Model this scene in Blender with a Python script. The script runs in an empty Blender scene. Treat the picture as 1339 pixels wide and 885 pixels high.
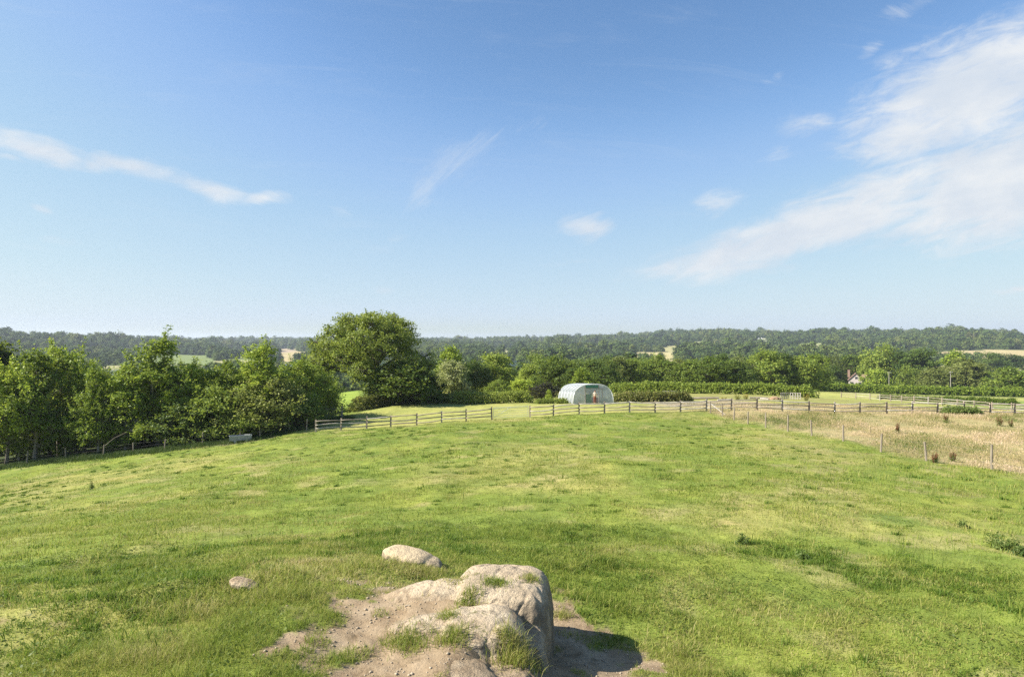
import bpy, math, random
import numpy as np
from mathutils import Vector, Matrix, Euler
from mathutils.bvhtree import BVHTree

random.seed(7)
RNG = np.random.default_rng(7)
sc = bpy.context.scene
COL = sc.collection
F = 800.0            # focal length in photograph pixels
CX, CY = 669.5, 442.5
CAMZ = 10.0
PI = math.pi

def P(px, py, d):
    return ((px - CX) / F * d, d, CAMZ - (py - CY) / F * d)

# ---------------------------------------------------------------- noise
def _hash(ix, iy, iz, seed):
    n = (ix.astype(np.int64) * 374761393 + iy.astype(np.int64) * 668265263 + iz * 2147483647 * 3 + seed * 974711) & 0xffffffff
    n = ((n ^ (n >> 13)) * 1274126177) & 0xffffffff
    n = ((n ^ (n >> 15)) * 2246822519) & 0xffffffff
    return ((n ^ (n >> 16)) & 0xffffff) / float(0xffffff)

def vnoise(x, y, seed=0):
    x = np.asarray(x, float); y = np.asarray(y, float)
    ix = np.floor(x); iy = np.floor(y)
    fx = x - ix; fy = y - iy
    fx = fx * fx * (3 - 2 * fx); fy = fy * fy * (3 - 2 * fy)
    a = _hash(ix, iy, 0, seed); b = _hash(ix + 1, iy, 0, seed)
    c = _hash(ix, iy + 1, 0, seed); d = _hash(ix + 1, iy + 1, 0, seed)
    return (a * (1 - fx) + b * fx) * (1 - fy) + (c * (1 - fx) + d * fx) * fy

def fbm(x, y, scale, octv=4, seed=0):
    s = 0.0; amp = 0.5; tot = 0.0
    x = np.asarray(x, float) / scale; y = np.asarray(y, float) / scale
    for o in range(octv):
        s = s + amp * vnoise(x, y, seed + o * 17); tot += amp
        amp *= 0.5; x = x * 2.03 + 11.3; y = y * 2.03 + 5.7
    return s / tot

def vnoise3(p, seed=0):
    i = np.floor(p); f = p - i; f = f * f * (3 - 2 * f)
    out = 0.0
    for dx in (0, 1):
        for dy in (0, 1):
            for dz in (0, 1):
                w = (f[:, 0] if dx else 1 - f[:, 0]) * (f[:, 1] if dy else 1 - f[:, 1]) * (f[:, 2] if dz else 1 - f[:, 2])
                h = _hash(i[:, 0] + dx, i[:, 1] + dy, 0, seed)
                h2 = _hash((i[:, 2] + dz), np.floor(h * 99991), 0, seed + 5)
                out = out + w * h2
    return out

def fbm3(p, scale, octv=4, seed=0):
    s = 0.0; amp = .5; tot = 0; q = p / scale
    for o in range(octv):
        s = s + amp * vnoise3(q, seed + o * 13); tot += amp; amp *= .5; q = q * 2.03 + 7.1
    return s / tot

def sstep(a, b, x):
    t = np.clip((np.asarray(x, float) - a) / (b - a), 0, 1)
    return t * t * (3 - 2 * t)

# ---------------------------------------------------------------- terrain
CTRL_PX = [  # px, py, depth -> a point of the ground
    (100, 885, 6.7), (-150, 885, 6.9), (420, 830, 7.65), (600, 885, 6.9), (420, 885, 6.7),
    (200, 780, 9.0), (0, 790, 9.3), (-200, 780, 10), (60, 745, 12.4), (330, 775, 9.2), (440, 760, 9.8),
    (200, 740, 12.5), (200, 700, 17), (200, 660, 25), (200, 620, 40), (215, 589.5, 56),
    (0, 700, 22), (0, 640, 45), (35, 608, 56), (-150, 640, 52), (-200, 720, 22),
    (400, 700, 15.6), (400, 650, 25), (400, 600, 40), (370, 578, 52),
    (540, 738, 11.2), (600, 700, 15.5), (600, 650, 23), (600, 600, 34), (600, 570, 46),
    (740, 800, 10.4), (760, 822, 9.85), (800, 872, 8.6), (740, 870, 8.7), (900, 885, 8.4), (1100, 885, 8.4), (1339, 885, 8.3), (1600, 885, 8.3),
    (850, 740, 13), (1000, 800, 10.6), (1000, 700, 16.5), (1000, 640, 24), (1000, 590, 36), (930, 548, 57),
    (800, 640, 24), (800, 580, 41), (1339, 640, 26), (1339, 700, 17.5), (1339, 760, 13), (1500, 660, 24),
    (1295, 617, 31), (1151, 591, 39.2), (1062, 570, 45.7), (1001, 559, 51.4),
    (413, 565.6, 59), (479, 560, 61), (545, 556, 61), (609, 551.5, 61.5), (692, 546.5, 62), (757, 542, 62),
    (823, 540.5, 61.5), (890, 540, 61), (956, 538, 61), (1023, 538, 61.5), (1092, 540, 62), (1193, 541, 62), (1260, 541.5, 62), (1327, 543, 62), (1500, 548, 60),
    (265, 583, 57), (340, 574, 58.5), (378, 564, 60.5), (401, 560, 63),
    (600, 529, 84), (520, 531, 80), (769, 527, 81), (742, 524.5, 89), (690, 527, 84), (478, 528, 88), (440, 537, 84), (455, 512, 116),
    (900, 527, 82), (1050, 525, 86), (1000, 517, 105), (1100, 520, 130), (1179, 526, 110), (1252, 532, 96), (1297, 537, 89),
    (1200, 512, 165), (1080, 509, 160), (900, 506, 165), (720, 512, 130), (640, 514, 125), (1339, 511, 165), (1339, 540, 80),
]
EXTRA = [(0, 4, 6.35), (0, 0, 6.35), (-5, 2, 6.3), (5, 4, 5.4), (8, 0, 5.4), (-30, 5, 4.5), (30, 5, 4.9), (0, -25, 6.0), (-40, -30, 3.0), (40, -30, 4.0),
         (-55, 75, -4.0), (-40, 95, -3.2), (-80, 60, -5.0), (-70, 110, -7), (-35, 130, -3.5), (-110, 40, -6), (110, 40, 2.5), (120, 90, 0.5), (-60, 35, -0.5), (70, 30, 3.8)]
ctrl = np.array([P(*c) for c in CTRL_PX] + EXTRA)

def _tps(r):
    return np.where(r > 1e-9, r * r * np.log(np.maximum(r, 1e-9)), 0)
_sc = 30.0
_cx = ctrl[:, 0] / _sc; _cy = ctrl[:, 1] / _sc
_n = len(ctrl)
_K = _tps(np.hypot(_cx[:, None] - _cx[None], _cy[:, None] - _cy[None])) + np.eye(_n) * 2e-3
_Pm = np.stack([np.ones(_n), _cx, _cy], 1)
_A = np.block([[_K, _Pm], [_Pm.T, np.zeros((3, 3))]])
_W = np.linalg.solve(_A, np.concatenate([ctrl[:, 2], np.zeros(3)]))

CREST_PX = [-600, -100, 30, 100, 200, 300, 420, 560, 610, 700, 800, 920, 1000, 1050, 1120, 1190, 1260, 1339, 1500, 2200]
CREST_Y = [430, 431, 434, 438, 441, 443, 443.5, 443.5, 444, 440.5, 437, 431.5, 433, 434, 433, 430, 431, 433, 431, 430]
CREST_R = [1500, 1500, 1600, 1700, 2000, 2600, 3000, 3200, 3200, 2900, 2600, 2300, 2200, 2200, 2200, 2100, 2100, 2100, 2000, 2000]
LAKE_C = (-175.0, 670.0); LAKE_DIR = math.atan2(260, 370); LAKE_A = 260.0; LAKE_B = 95.0
LAKE_Z = -21.0

def lake_q(x, y, grow=0.0):
    c, s = math.cos(LAKE_DIR), math.sin(LAKE_DIR)
    u = (x - LAKE_C[0]) * c + (y - LAKE_C[1]) * s
    v = -(x - LAKE_C[0]) * s + (y - LAKE_C[1]) * c
    return np.hypot(u / (LAKE_A + grow), v / (LAKE_B + grow))

def H(x, y):
    x = np.atleast_1d(np.asarray(x, float)); y = np.atleast_1d(np.asarray(y, float))
    out = np.empty(x.shape)
    CH = 60000
    for i in range(0, x.size, CH):
        out[i:i + CH] = _H(x[i:i + CH], y[i:i + CH])
    return out

def _H(x, y):
    r = np.hypot(x, y)
    lim = np.minimum(r, 200.0) / np.maximum(r, 1e-6)
    xx = x * lim / _sc; yy = y * lim / _sc
    z = _W[-3] + _W[-2] * xx + _W[-1] * yy
    for i in range(_n):
        z = z + _W[i] * _tps(np.hypot(xx - _cx[i], yy - _cy[i]))
    # pasture unevenness
    near = 1 - sstep(70, 110, r)
    z = z + near * ((fbm(x, y, 6.0, 3, 3) - .5) * .34 * sstep(7, 18, r) + (fbm(x, y * 1.7, 1.5, 3, 9) - .5) * .17 + (fbm(x, y, .45, 2, 12) - .5) * .085)
    # a worn lip on the left of the mound
    lipc = 9.4 + .35 * np.sin(x * 1.1) + .12 * (x + 4)
    lip = np.exp(-((y - lipc) / .45) ** 2) * sstep(-8.5, -6.5, x) * (1 - sstep(-3.6, -2.8, x))
    z = z + lip * .16
    # sandy shoulder that the outcrop grows out of; it breaks off on the right
    edge = -.3 + .15 * np.sin(y * 1.7) + (fbm(x, y, .8, 2, 14) - .5) * .3
    sh = (1 - sstep(-.35, .3, x - edge)) * sstep(4.5, 6.0, y) * (1 - sstep(9.0, 10.1, y)) * sstep(-5.5, -3.0, x)
    zt = 6.33 - .05 * (y - 7.5) + .06 * np.cos(x * 2.0) + (fbm(x, y, .9, 3, 15) - .5) * .16 + (fbm(x, y, .22, 2, 16) - .5) * .05 + .13 * np.exp(-((x + .95) / .8) ** 2 - ((y - 8.35) / .8) ** 2)
    z = z + np.maximum(zt - z, -.1) * sh
    t = np.where(y > 1e-3, x / np.maximum(y, 1e-3), np.sign(x) * 4)
    px = np.clip(t, -2.0, 2.0) * F + CX
    rc = np.interp(px, CREST_PX, CREST_R)
    cy = np.interp(px, CREST_PX, CREST_Y)
    zc = CAMZ + (CY - cy) / F * rc - 22.0
    fl = -19.0 + (fbm(x, y, 260, 3, 21) - .5) * 5
    s = np.clip((r - 820) / (rc - 820), 0, 1)
    prof = s * s * (3 - 2 * s) * .55 + s * .45
    zf = fl + (zc - fl) * prof + (fbm(x, y, 420, 3, 31) - .5) * 16 * np.sin(np.clip(s, 0, 1) * PI) + (fbm(x, y, 150, 2, 33) - .5) * 13 * s * np.clip((1 - s) * 4, .35, 1)
    zf = np.where(r > rc, zf - (r - rc) * .004, zf)
    zf = np.where(r > 5500, np.maximum(zf, 6 + (r - 5500) * .0026 + (fbm(x, y, 900, 2, 5) - .5) * 14), zf)
    w = sstep(140, 420, r)
    z = z * (1 - w) + zf * w
    q = lake_q(x, y)
    wl = 1 - sstep(.95, 1.35, q)
    z = z * (1 - wl) + (LAKE_Z - 2.0) * wl
    return z

def h1(x, y):
    return float(H([x], [y])[0])

def ray_r(px, py, r0=60, r1=4000, n=700):
    """distance along the ground where the sight line through px, py meets it"""
    t = (px - CX) / F
    d = np.geomspace(r0, r1, n)
    z = H(t * d, d)
    yy = CY + (CAMZ - z) / d * F
    k = np.where(yy <= py)[0]
    return float(d[k[0]]) if len(k) else r1

# ---------------------------------------------------------------- zones
FX0, FX1 = 25.0, 19.5
def wire_x(y):
    return 25.0 - .19 * (np.asarray(y, float) - 32.0)
def rail_y(x):
    return np.interp(x, [-25, -19, -14, -5, 2, 30, 60], [56, 59, 61, 61.4, 62, 61.6, 62.3])
LF = np.array([(-62, 57.0), (-44.4, 56.0), (-31.8, 56.0), (-28.8, 57.0), (-25.8, 58.0), (-24.1, 58.5), (-22.0, 60.5), (-21.1, 63.0), (-19.5, 68.0)])
def left_y(x):
    return np.interp(x, LF[:, 0], LF[:, 1])

def sand_amount(x, y):
    x = np.asarray(x, float); y = np.asarray(y, float)
    def el(cx, cy, rx, ry):
        return 1.15 - np.hypot((x - cx) / rx, (y - cy) / ry)
    m = el(-1.15, 7.8, 1.35, 1.85)
    m = np.maximum(m, el(-1.4, 9.5, .8, .6))
    m = np.maximum(m, el(-1.2, 6.3, 1.2, 1.2))
    m = np.maximum(m, el(-.3, 8.4, .75, 1.0))
    m = np.maximum(m, el(.85, 9.7, .55, 1.25))
    m = np.maximum(m, el(.9, 8.6, .95, .75))
    m = np.maximum(m, el(1.2, 7.8, 1.15, .8))
    n = (fbm(x, y, .9, 5, 41) - .5) * 2.0 + (fbm(x, y, .22, 3, 42) - .5) * 1.1
    a = sstep(.02, .22, m + n * np.where(m > .55, .42, .85))
    # small scrapes along the worn lip on the left
    p = fbm(x, y * 1.6, .7, 3, 77)
    lip = np.exp(-((y - 8.9 - .1 * (x + 4)) / 1.5) ** 2) * (1 - sstep(-2.4, -1.6, x)) * sstep(-9, -7, x)
    a = np.maximum(a, sstep(.62, .74, p) * lip * .5)
    p2 = fbm(x, y, .9, 3, 78)
    near = (1 - sstep(7.2, 8.2, y)) * (1 - sstep(-1.9, -1.2, x))
    a = np.maximum(a, sstep(.63, .74, p2) * near * .5)
    return np.clip(a, 0, 1)

def meadow_amount(x, y):
    w = wire_x(y) + .5 + (fbm(x, y, 2.5, 4, 51) - .5) * 3.4
    a = sstep(-.9, 1.1, x - w) * (1 - sstep(0, .8, y - rail_y(x)))
    b = sstep(19.5, 22, x) * sstep(0, .5, y - rail_y(x)) * (1 - sstep(78, 84, y + (fbm(x, y, 6, 2, 4) - .5) * 8))
    b2 = sstep(10, 20, x) * sstep(0, .5, y - rail_y(x)) * (1 - sstep(70, 74, y))
    return np.clip(np.maximum(np.maximum(a, b), b2 * .8), 0, 1)

FIELDS = [  # px0, px1, py top, py bottom, colour (open fields among the woods)
    (746, 764, 453, 457.5, (.30, .31, .10)), (768, 794, 452.5, 458.5, (.34, .34, .11)), (700, 716, 449, 451.5, (.3, .32, .12)), (1040, 1075, 450, 452.5, (.3, .3, .13)), (640, 668, 459, 461.5, (.33, .31, .15)),
    (826, 888, 460, 465.5, (.42, .36, .17)), (738, 762, 468.5, 474, (.36, .33, .17)),
    (1232, 1345, 458.5, 463.5, (.42, .34, .17)), (1200, 1225, 462, 469, (.2, .25, .08)),
    (1286, 1420, 481, 500, (.17, .25, .06)), (1278, 1420, 474.5, 478, (.34, .33, .14)),
    (200, 278, 464.5, 470, (.17, .21, .07)), (290, 330, 459, 462, (.3, .32, .12)), (360, 404, 459.5, 466.5, (.42, .34, .17)), (368, 384, 455.5, 457.5, (.4, .3, .2)),
    (985, 1003, 442, 446, (.4, .4, .25)), (905, 925, 447.5, 450, (.34, .34, .18)), (1120, 1131, 446, 449, (.3, .3, .13)),
]
FIELD_R = []
for (a, b, p0, p1, c) in FIELDS:
    m = (a + b) / 2
    rn = ray_r(m, p1, 250); rf = max(ray_r(m, p0, 250), rn * 1.06)
    FIELD_R.append((a, b, rn, rf, c))

def in_field(x, y, grow=0.0):
    px = x / np.maximum(y, 1e-3) * F + CX + (fbm(x, y, 60, 3, 81) - .5) * 26
    y = y * (1 + (fbm(x, y, 90, 3, 83) - .5) * .06)
    hit = np.zeros(x.shape, int) - 1
    for i, (a, b, rn, rf, c) in enumerate(FIELD_R):
        front = rn - grow * (11.0 * rn / max(29.0, 1))  # trees in front would hide it
        hit = np.where((px > a) & (px < b) & (y > front) & (y < rf), i, hit)
    return hit

# ---------------------------------------------------------------- mesh helpers
def mesh_arrays(name, verts, quads=None, tris=None, smooth=False):
    verts = np.asarray(verts, np.float32).reshape(-1, 3)
    me = bpy.data.meshes.new(name)
    nq = 0 if quads is None else len(quads); nt = 0 if tris is None else len(tris)
    idx = []
    if nq: idx.append(np.asarray(quads, np.int32).ravel())
    if nt: idx.append(np.asarray(tris, np.int32).ravel())
    idx = np.concatenate(idx)
    me.vertices.add(len(verts)); me.vertices.foreach_set('co', verts.ravel())
    me.loops.add(len(idx)); me.loops.foreach_set('vertex_index', idx)
    me.polygons.add(nq + nt)
    st = np.concatenate([np.arange(nq) * 4, nq * 4 + np.arange(nt) * 3]).astype(np.int32)
    me.polygons.foreach_set('loop_start', st)
    if smooth:
        me.polygons.foreach_set('use_smooth', np.ones(nq + nt, bool))
    me.update(calc_edges=True)
    return me

class MB:
    """collects boxes, tubes and sheets into one mesh"""
    def __init__(s): s.v = []; s.f = []
    def add(s, vs, fs):
        o = len(s.v); s.v += [tuple(v) for v in vs]; s.f += [tuple(i + o for i in f) for f in fs]
    def box(s, c, d, rot=None, taper=1.0):
        x, y, z = d[0] / 2, d[1] / 2, d[2] / 2
        vs = []
        for sz in (-1, 1):
            k = taper if sz > 0 else 1
            for sx, sy in ((-1, -1), (1, -1), (1, 1), (-1, 1)):
                v = Vector((sx * x * k, sy * y * k, sz * z))
                if rot: v = rot @ v
                vs.append(v + Vector(c))
        s.add(vs, [(3, 2, 1, 0), (4, 5, 6, 7), (0, 1, 5, 4), (1, 2, 6, 5), (2, 3, 7, 6), (3, 0, 4, 7)])
    def tube(s, pts, rad, n=6, cap=True):
        pts = [Vector(p) for p in pts]
        if not hasattr(rad, '__len__'): rad = [rad] * len(pts)
        vs = []; fs = []
        for i, p in enumerate(pts):
            t = (pts[min(i + 1, len(pts) - 1)] - pts[max(i - 1, 0)]).normalized()
            a = t.orthogonal().normalized() if abs(t.z) > .9 else t.cross(Vector((0, 0, 1))).normalized()
            b = t.cross(a)
            for k in range(n):
                w = 2 * PI * k / n
                vs.append(p + (a * math.cos(w) + b * math.sin(w)) * rad[i])
        for i in range(len(pts) - 1):
            for k in range(n):
                fs.append((i * n + k, i * n + (k + 1) % n, (i + 1) * n + (k + 1) % n, (i + 1) * n + k))
        if cap:
            fs.append(tuple(range(n))[::-1]); fs.append(tuple(range((len(pts) - 1) * n, len(pts) * n)))
        s.add(vs, fs)
    def mesh(s, name, smooth=False):
        me = bpy.data.meshes.new(name); me.from_pydata(s.v, [], s.f); me.update()
        if smooth: me.polygons.foreach_set('use_smooth', np.ones(len(me.polygons), bool))
        return me
    def build(s, name, m, parent=None, smooth=False):
        return link(name, s.mesh(name, smooth), m, parent)

def link(name, me, m=None, parent=None):
    o = bpy.data.objects.new(name, me); COL.objects.link(o)
    if m is not None and me is not None and hasattr(me, 'materials') and not me.materials: me.materials.append(m)
    if parent is not None: o.parent = parent
    return o
def tag(o, label, cat, group=None, kind=None):
    if label: o['label'] = label
    if cat: o['category'] = cat
    if group: o['group'] = group
    if kind: o['kind'] = kind
    return o
def thing(name, label, cat, loc=(0, 0, 0), rz=0, group=None):
    o = bpy.data.objects.new(name, None); COL.objects.link(o)
    o.location = loc; o.rotation_euler = (0, 0, rz); o.empty_display_size = .3
    return tag(o, label, cat, group)

# ---------------------------------------------------------------- materials
class N:
    def __init__(s, tree): s.t = tree; s.n = tree.nodes; s.l = tree.links
    def new(s, typ, **kw):
        n = s.n.new(typ)
        for k, v in kw.items(): setattr(n, k, v)
        return n
    def set(s, sock, v):
        if isinstance(v, bpy.types.NodeSocket): s.l.new(v, sock)
        else: sock.default_value = v
    def m(s, op, a, b=0.0, c=None, clamp=False):
        n = s.new('ShaderNodeMath', operation=op); n.use_clamp = clamp
        s.set(n.inputs[0], a); s.set(n.inputs[1], b)
        if c is not None: s.set(n.inputs[2], c)
        return n.outputs[0]
    def noise(s, vec, scale, detail=4, rough=.55, dist=0.0):
        n = s.new('ShaderNodeTexNoise'); n.inputs['Scale'].default_value = scale
        n.inputs['Detail'].default_value = detail; n.inputs['Roughness'].default_value = rough; n.inputs['Distortion'].default_value = dist
        if vec is not None: s.l.new(vec, n.inputs['Vector'])
        return n.outputs['Fac']
    def mix(s, fac, a, b, blend='MIX'):
        n = s.new('ShaderNodeMix', data_type='RGBA', blend_type=blend)
        s.set(n.inputs[0], fac)
        for sock, v in ((n.inputs[6], a), (n.inputs[7], b)):
            if isinstance(v, bpy.types.NodeSocket): s.l.new(v, sock)
            else: sock.default_value = (*v, 1) if len(v) == 3 else v
        return n.outputs[2]
    def ss(s, x, a, b, lo=0.0, hi=1.0):
        n = s.new('ShaderNodeMapRange', interpolation_type='SMOOTHSTEP')
        s.set(n.inputs[0], x); n.inputs[1].default_value = a; n.inputs[2].default_value = b; n.inputs[3].default_value = lo; n.inputs[4].default_value = hi
        return n.outputs[0]
    def ramp(s, fac, stops):
        n = s.new('ShaderNodeValToRGB'); cr = n.color_ramp
        while len(cr.elements) < len(stops): cr.elements.new(.5)
        for e, (p, c) in zip(cr.elements, stops): e.position = p; e.color = (*c, 1)
        s.set(n.inputs[0], fac)
        return n.outputs[0]
def material(name):
    m = bpy.data.materials.new(name); m.use_nodes = True
    t = N(m.node_tree); t.n.clear()
    out = t.new('ShaderNodeOutputMaterial')
    return m, t, out
def principled(t, col, rough=.8, spec=.3, metal=0.0):
    b = t.new('ShaderNodeBsdfPrincipled')
    t.set(b.inputs['Base Color'], col if isinstance(col, bpy.types.NodeSocket) else (*col, 1))
    t.set(b.inputs['Roughness'], rough); b.inputs['Specular IOR Level'].default_value = spec; b.inputs['Metallic'].default_value = metal
    return b
def obj_coord(t):
    return t.new('ShaderNodeTexCoord').outputs['Object']
def pos(t):
    return t.new('ShaderNodeNewGeometry').outputs['Position']

def simple_mat(name, c1, c2, scale=6, rough=.8, spec=.3, metal=0, bump=.0, stretch=(1, 1, 1)):
    m, t, out = material(name)
    mp = t.new('ShaderNodeMapping'); t.l.new(obj_coord(t), mp.inputs[0]); mp.inputs['Scale'].default_value = stretch
    n = t.noise(mp.outputs[0], scale, 5, .6)
    col = t.mix(t.ss(n, .3, .7), c1, c2)
    b = principled(t, col, rough, spec, metal)
    if bump:
        bp = t.new('ShaderNodeBump'); bp.inputs['Strength'].default_value = bump; bp.inputs['Distance'].default_value = .02
        t.l.new(t.noise(mp.outputs[0], scale * 4, 5, .6), bp.inputs['Height']); t.l.new(bp.outputs[0], b.inputs['Normal'])
    t.l.new(b.outputs[0], out.inputs[0])
    return m

def leaf_mat(name, dark, mid, light, trans=.32, rough=.5, objvar=.8):
    trans = max(trans, .47)
    m, t, out = material(name)
    g = t.new('ShaderNodeNewGeometry')
    oi = t.new('ShaderNodeObjectInfo')
    r = g.outputs['Random Per Island']
    col = t.ramp(r, [(0, dark), (.5, mid), (1, light)])
    v = t.m('MULTIPLY_ADD', oi.outputs['Random'], objvar, 1 - objvar / 2)
    hsv = t.new('ShaderNodeHueSaturation'); t.l.new(col, hsv.inputs['Color']); t.l.new(v, hsv.inputs['Value'])
    hue = t.m('MULTIPLY_ADD', oi.outputs['Random'], -.035 * objvar, .5 + .0175 * objvar); t.l.new(hue, hsv.inputs['Hue'])
    b = principled(t, hsv.outputs[0], rough, .2)
    tr = t.new('ShaderNodeBsdfTranslucent')
    tc = t.mix(.5, hsv.outputs[0], (.26, .30, .03)); t.l.new(tc, tr.inputs[0])
    mx = t.new('ShaderNodeMixShader'); mx.inputs[0].default_value = trans
    t.l.new(b.outputs[0], mx.inputs[1]); t.l.new(tr.outputs[0], mx.inputs[2])
    t.l.new(mx.outputs[0], out.inputs[0])
    return m

LEAF = {
    'fresh': leaf_mat('fresh_leaves', (0.168, 0.253, 0.037), (0.282, 0.374, 0.046), (0.450, 0.519, 0.074), .38),
    'mid': leaf_mat('mid_leaves', (0.109, 0.175, 0.027), (0.184, 0.253, 0.041), (0.291, 0.348, 0.061), .32),
    'oak': leaf_mat('oak_leaves', (0.109, 0.159, 0.026), (0.184, 0.244, 0.041), (0.280, 0.318, 0.061), .28),
    'dark': leaf_mat('dark_leaves', (0.056, 0.095, 0.022), (0.088, 0.143, 0.028), (0.135, 0.190, 0.041), .26),
    'olive': leaf_mat('olive_leaves', (0.106, 0.132, 0.035), (0.169, 0.201, 0.053), (0.241, 0.271, 0.078), .28),
    'pale': leaf_mat('pale_leaves', (0.159, 0.190, 0.072), (0.254, 0.286, 0.118), (0.381, 0.397, 0.190), .3),
    'purple': leaf_mat('purple_leaves', (.022, .02, .02), (.04, .034, .032), (.06, .05, .045), .15),
    'hedge': leaf_mat('hedge_leaves', (0.130, 0.176, 0.034), (0.206, 0.265, 0.046), (0.304, 0.351, 0.076), .32),
    'bramble': leaf_mat('bramble_leaves', (0.085, 0.104, 0.024), (0.134, 0.159, 0.037), (0.232, 0.201, 0.073), .3),
    'rust': leaf_mat('rust_seed_heads', (.09, .03, .016), (.14, .05, .026), (.22, .10, .05), .25),
    'thistle': leaf_mat('thistle_leaves', (0.085, 0.140, 0.034), (0.134, 0.195, 0.049), (0.195, 0.244, 0.079), .35),
    'yellow': leaf_mat('yellow_flowers', (.25, .2, .04), (.42, .33, .06), (.6, .5, .12), .3),
}
def far_leaf():
    m, t, out = material('far_leaves')
    g = t.new('ShaderNodeNewGeometry'); oi = t.new('ShaderNodeObjectInfo')
    f = t.m('ADD', t.m('MULTIPLY', oi.outputs['Random'], .55), t.m('MULTIPLY', t.m('SUBTRACT', t.noise(g.outputs['Position'], .011, 3, .6), .5), 1.5))
    f = t.m('ADD', f, t.m('MULTIPLY', g.outputs['Random Per Island'], .22)); f = t.m('ADD', f, .1, clamp=True)
    col = t.ramp(f, [(0, (.045, .08, .03)), (.3, (.075, .12, .03)), (.6, (.115, .16, .036)), (.85, (.17, .20, .05)), (1, (.2, .2, .075))])
    b = principled(t, col, .8, .15); tr = t.new('ShaderNodeBsdfTranslucent'); t.l.new(col, tr.inputs[0])
    mx = t.new('ShaderNodeMixShader'); mx.inputs[0].default_value = .25; t.l.new(b.outputs[0], mx.inputs[1]); t.l.new(tr.outputs[0], mx.inputs[2]); t.l.new(mx.outputs[0], out.inputs[0])
    return m
LEAF['far'] = far_leaf()
BARK = simple_mat('bark', (.10, .085, .065), (.20, .175, .14), 7, .95, .1, bump=.6, stretch=(1, 1, .25))
BARK_D = simple_mat('dark_bark', (.06, .05, .04), (.12, .10, .08), 5, .95, .1, bump=.6, stretch=(1, 1, .25))
BARK_P = simple_mat('pale_bark', (.22, .2, .165), (.36, .33, .28), 6, .95, .1, bump=.4, stretch=(1, 1, .25))
WOOD = simple_mat('weathered_timber', (.23, .185, .135), (.38, .32, .25), 5, .9, .15, bump=.4, stretch=(1, 1, .2))
WOOD_G = simple_mat('silvered_timber', (.30, .27, .23), (.47, .43, .37), 6, .9, .15, bump=.4, stretch=(1, 1, .2))
POST = simple_mat('wire_fence_post', (.17, .14, .105), (.31, .265, .205), 5, .9, .15, bump=.5, stretch=(1, 1, .2))
RAIL = simple_mat('cleft_rail_timber', (.21, .175, .135), (.36, .305, .235), 3, .9, .15, bump=.4, stretch=(.25, 1, 1))
GALV = simple_mat('galvanised_steel', (.42, .44, .45), (.56, .58, .59), 9, .45, .5, .6)
WIRE = simple_mat('fence_wire', (.10, .095, .09), (.16, .15, .14), 9, .8, .2, .0)
BLOCK = simple_mat('concrete_block', (.45, .44, .41), (.6, .59, .56), 9, .9, .2)

# grass
def grass_mat(name, stops, trans, patch):
    m, t, out = material(name)
    g = t.new('ShaderNodeNewGeometry'); p = g.outputs['Position']
    n1 = t.noise(p, .16, 3, .55); n2 = t.noise(p, .9, 3, .6)
    f = t.m('ADD', t.m('MULTIPLY', g.outputs['Random Per Island'], .5), t.m('MULTIPLY', t.m('SUBTRACT', t.m('ADD', n1, n2), 1.0), patch))
    f = t.m('ADD', f, .25, clamp=True)
    col = t.ramp(f, stops)
    b = principled(t, col, .55, .25)
    tr = t.new('ShaderNodeBsdfTranslucent'); t.l.new(col, tr.inputs[0])
    mx = t.new('ShaderNodeMixShader'); mx.inputs[0].default_value = trans
    t.l.new(b.outputs[0], mx.inputs[1]); t.l.new(tr.outputs[0], mx.inputs[2]); t.l.new(mx.outputs[0], out.inputs[0])
    return m
GRASS = grass_mat('pasture_grass', [(0, (.10, .172, .022)), (.3, (.178, .248, .034)), (.55, (.27, .31, .053)), (.78, (.395, .36, .115)), (1, (.54, .45, .24))], .45, .85)
TUSSOCK = grass_mat('tussock_grass', [(0, (.075, .145, .018)), (.5, (.125, .20, .026)), (.85, (.20, .25, .04)), (1, (.36, .32, .11))], .45, .5)
DRY = grass_mat('dry_meadow_grass', [(0, (.10, .16, .028)), (.26, (.18, .21, .047)), (.46, (.40, .335, .145)), (.72, (.60, .47, .28)), (1, (.72, .55, .40))], .45, 1.6)
VERGE = grass_mat('verge_growth', [(0, (.035, .065, .014)), (.5, (.07, .115, .02)), (1, (.15, .17, .05))], .3, .5)

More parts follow.
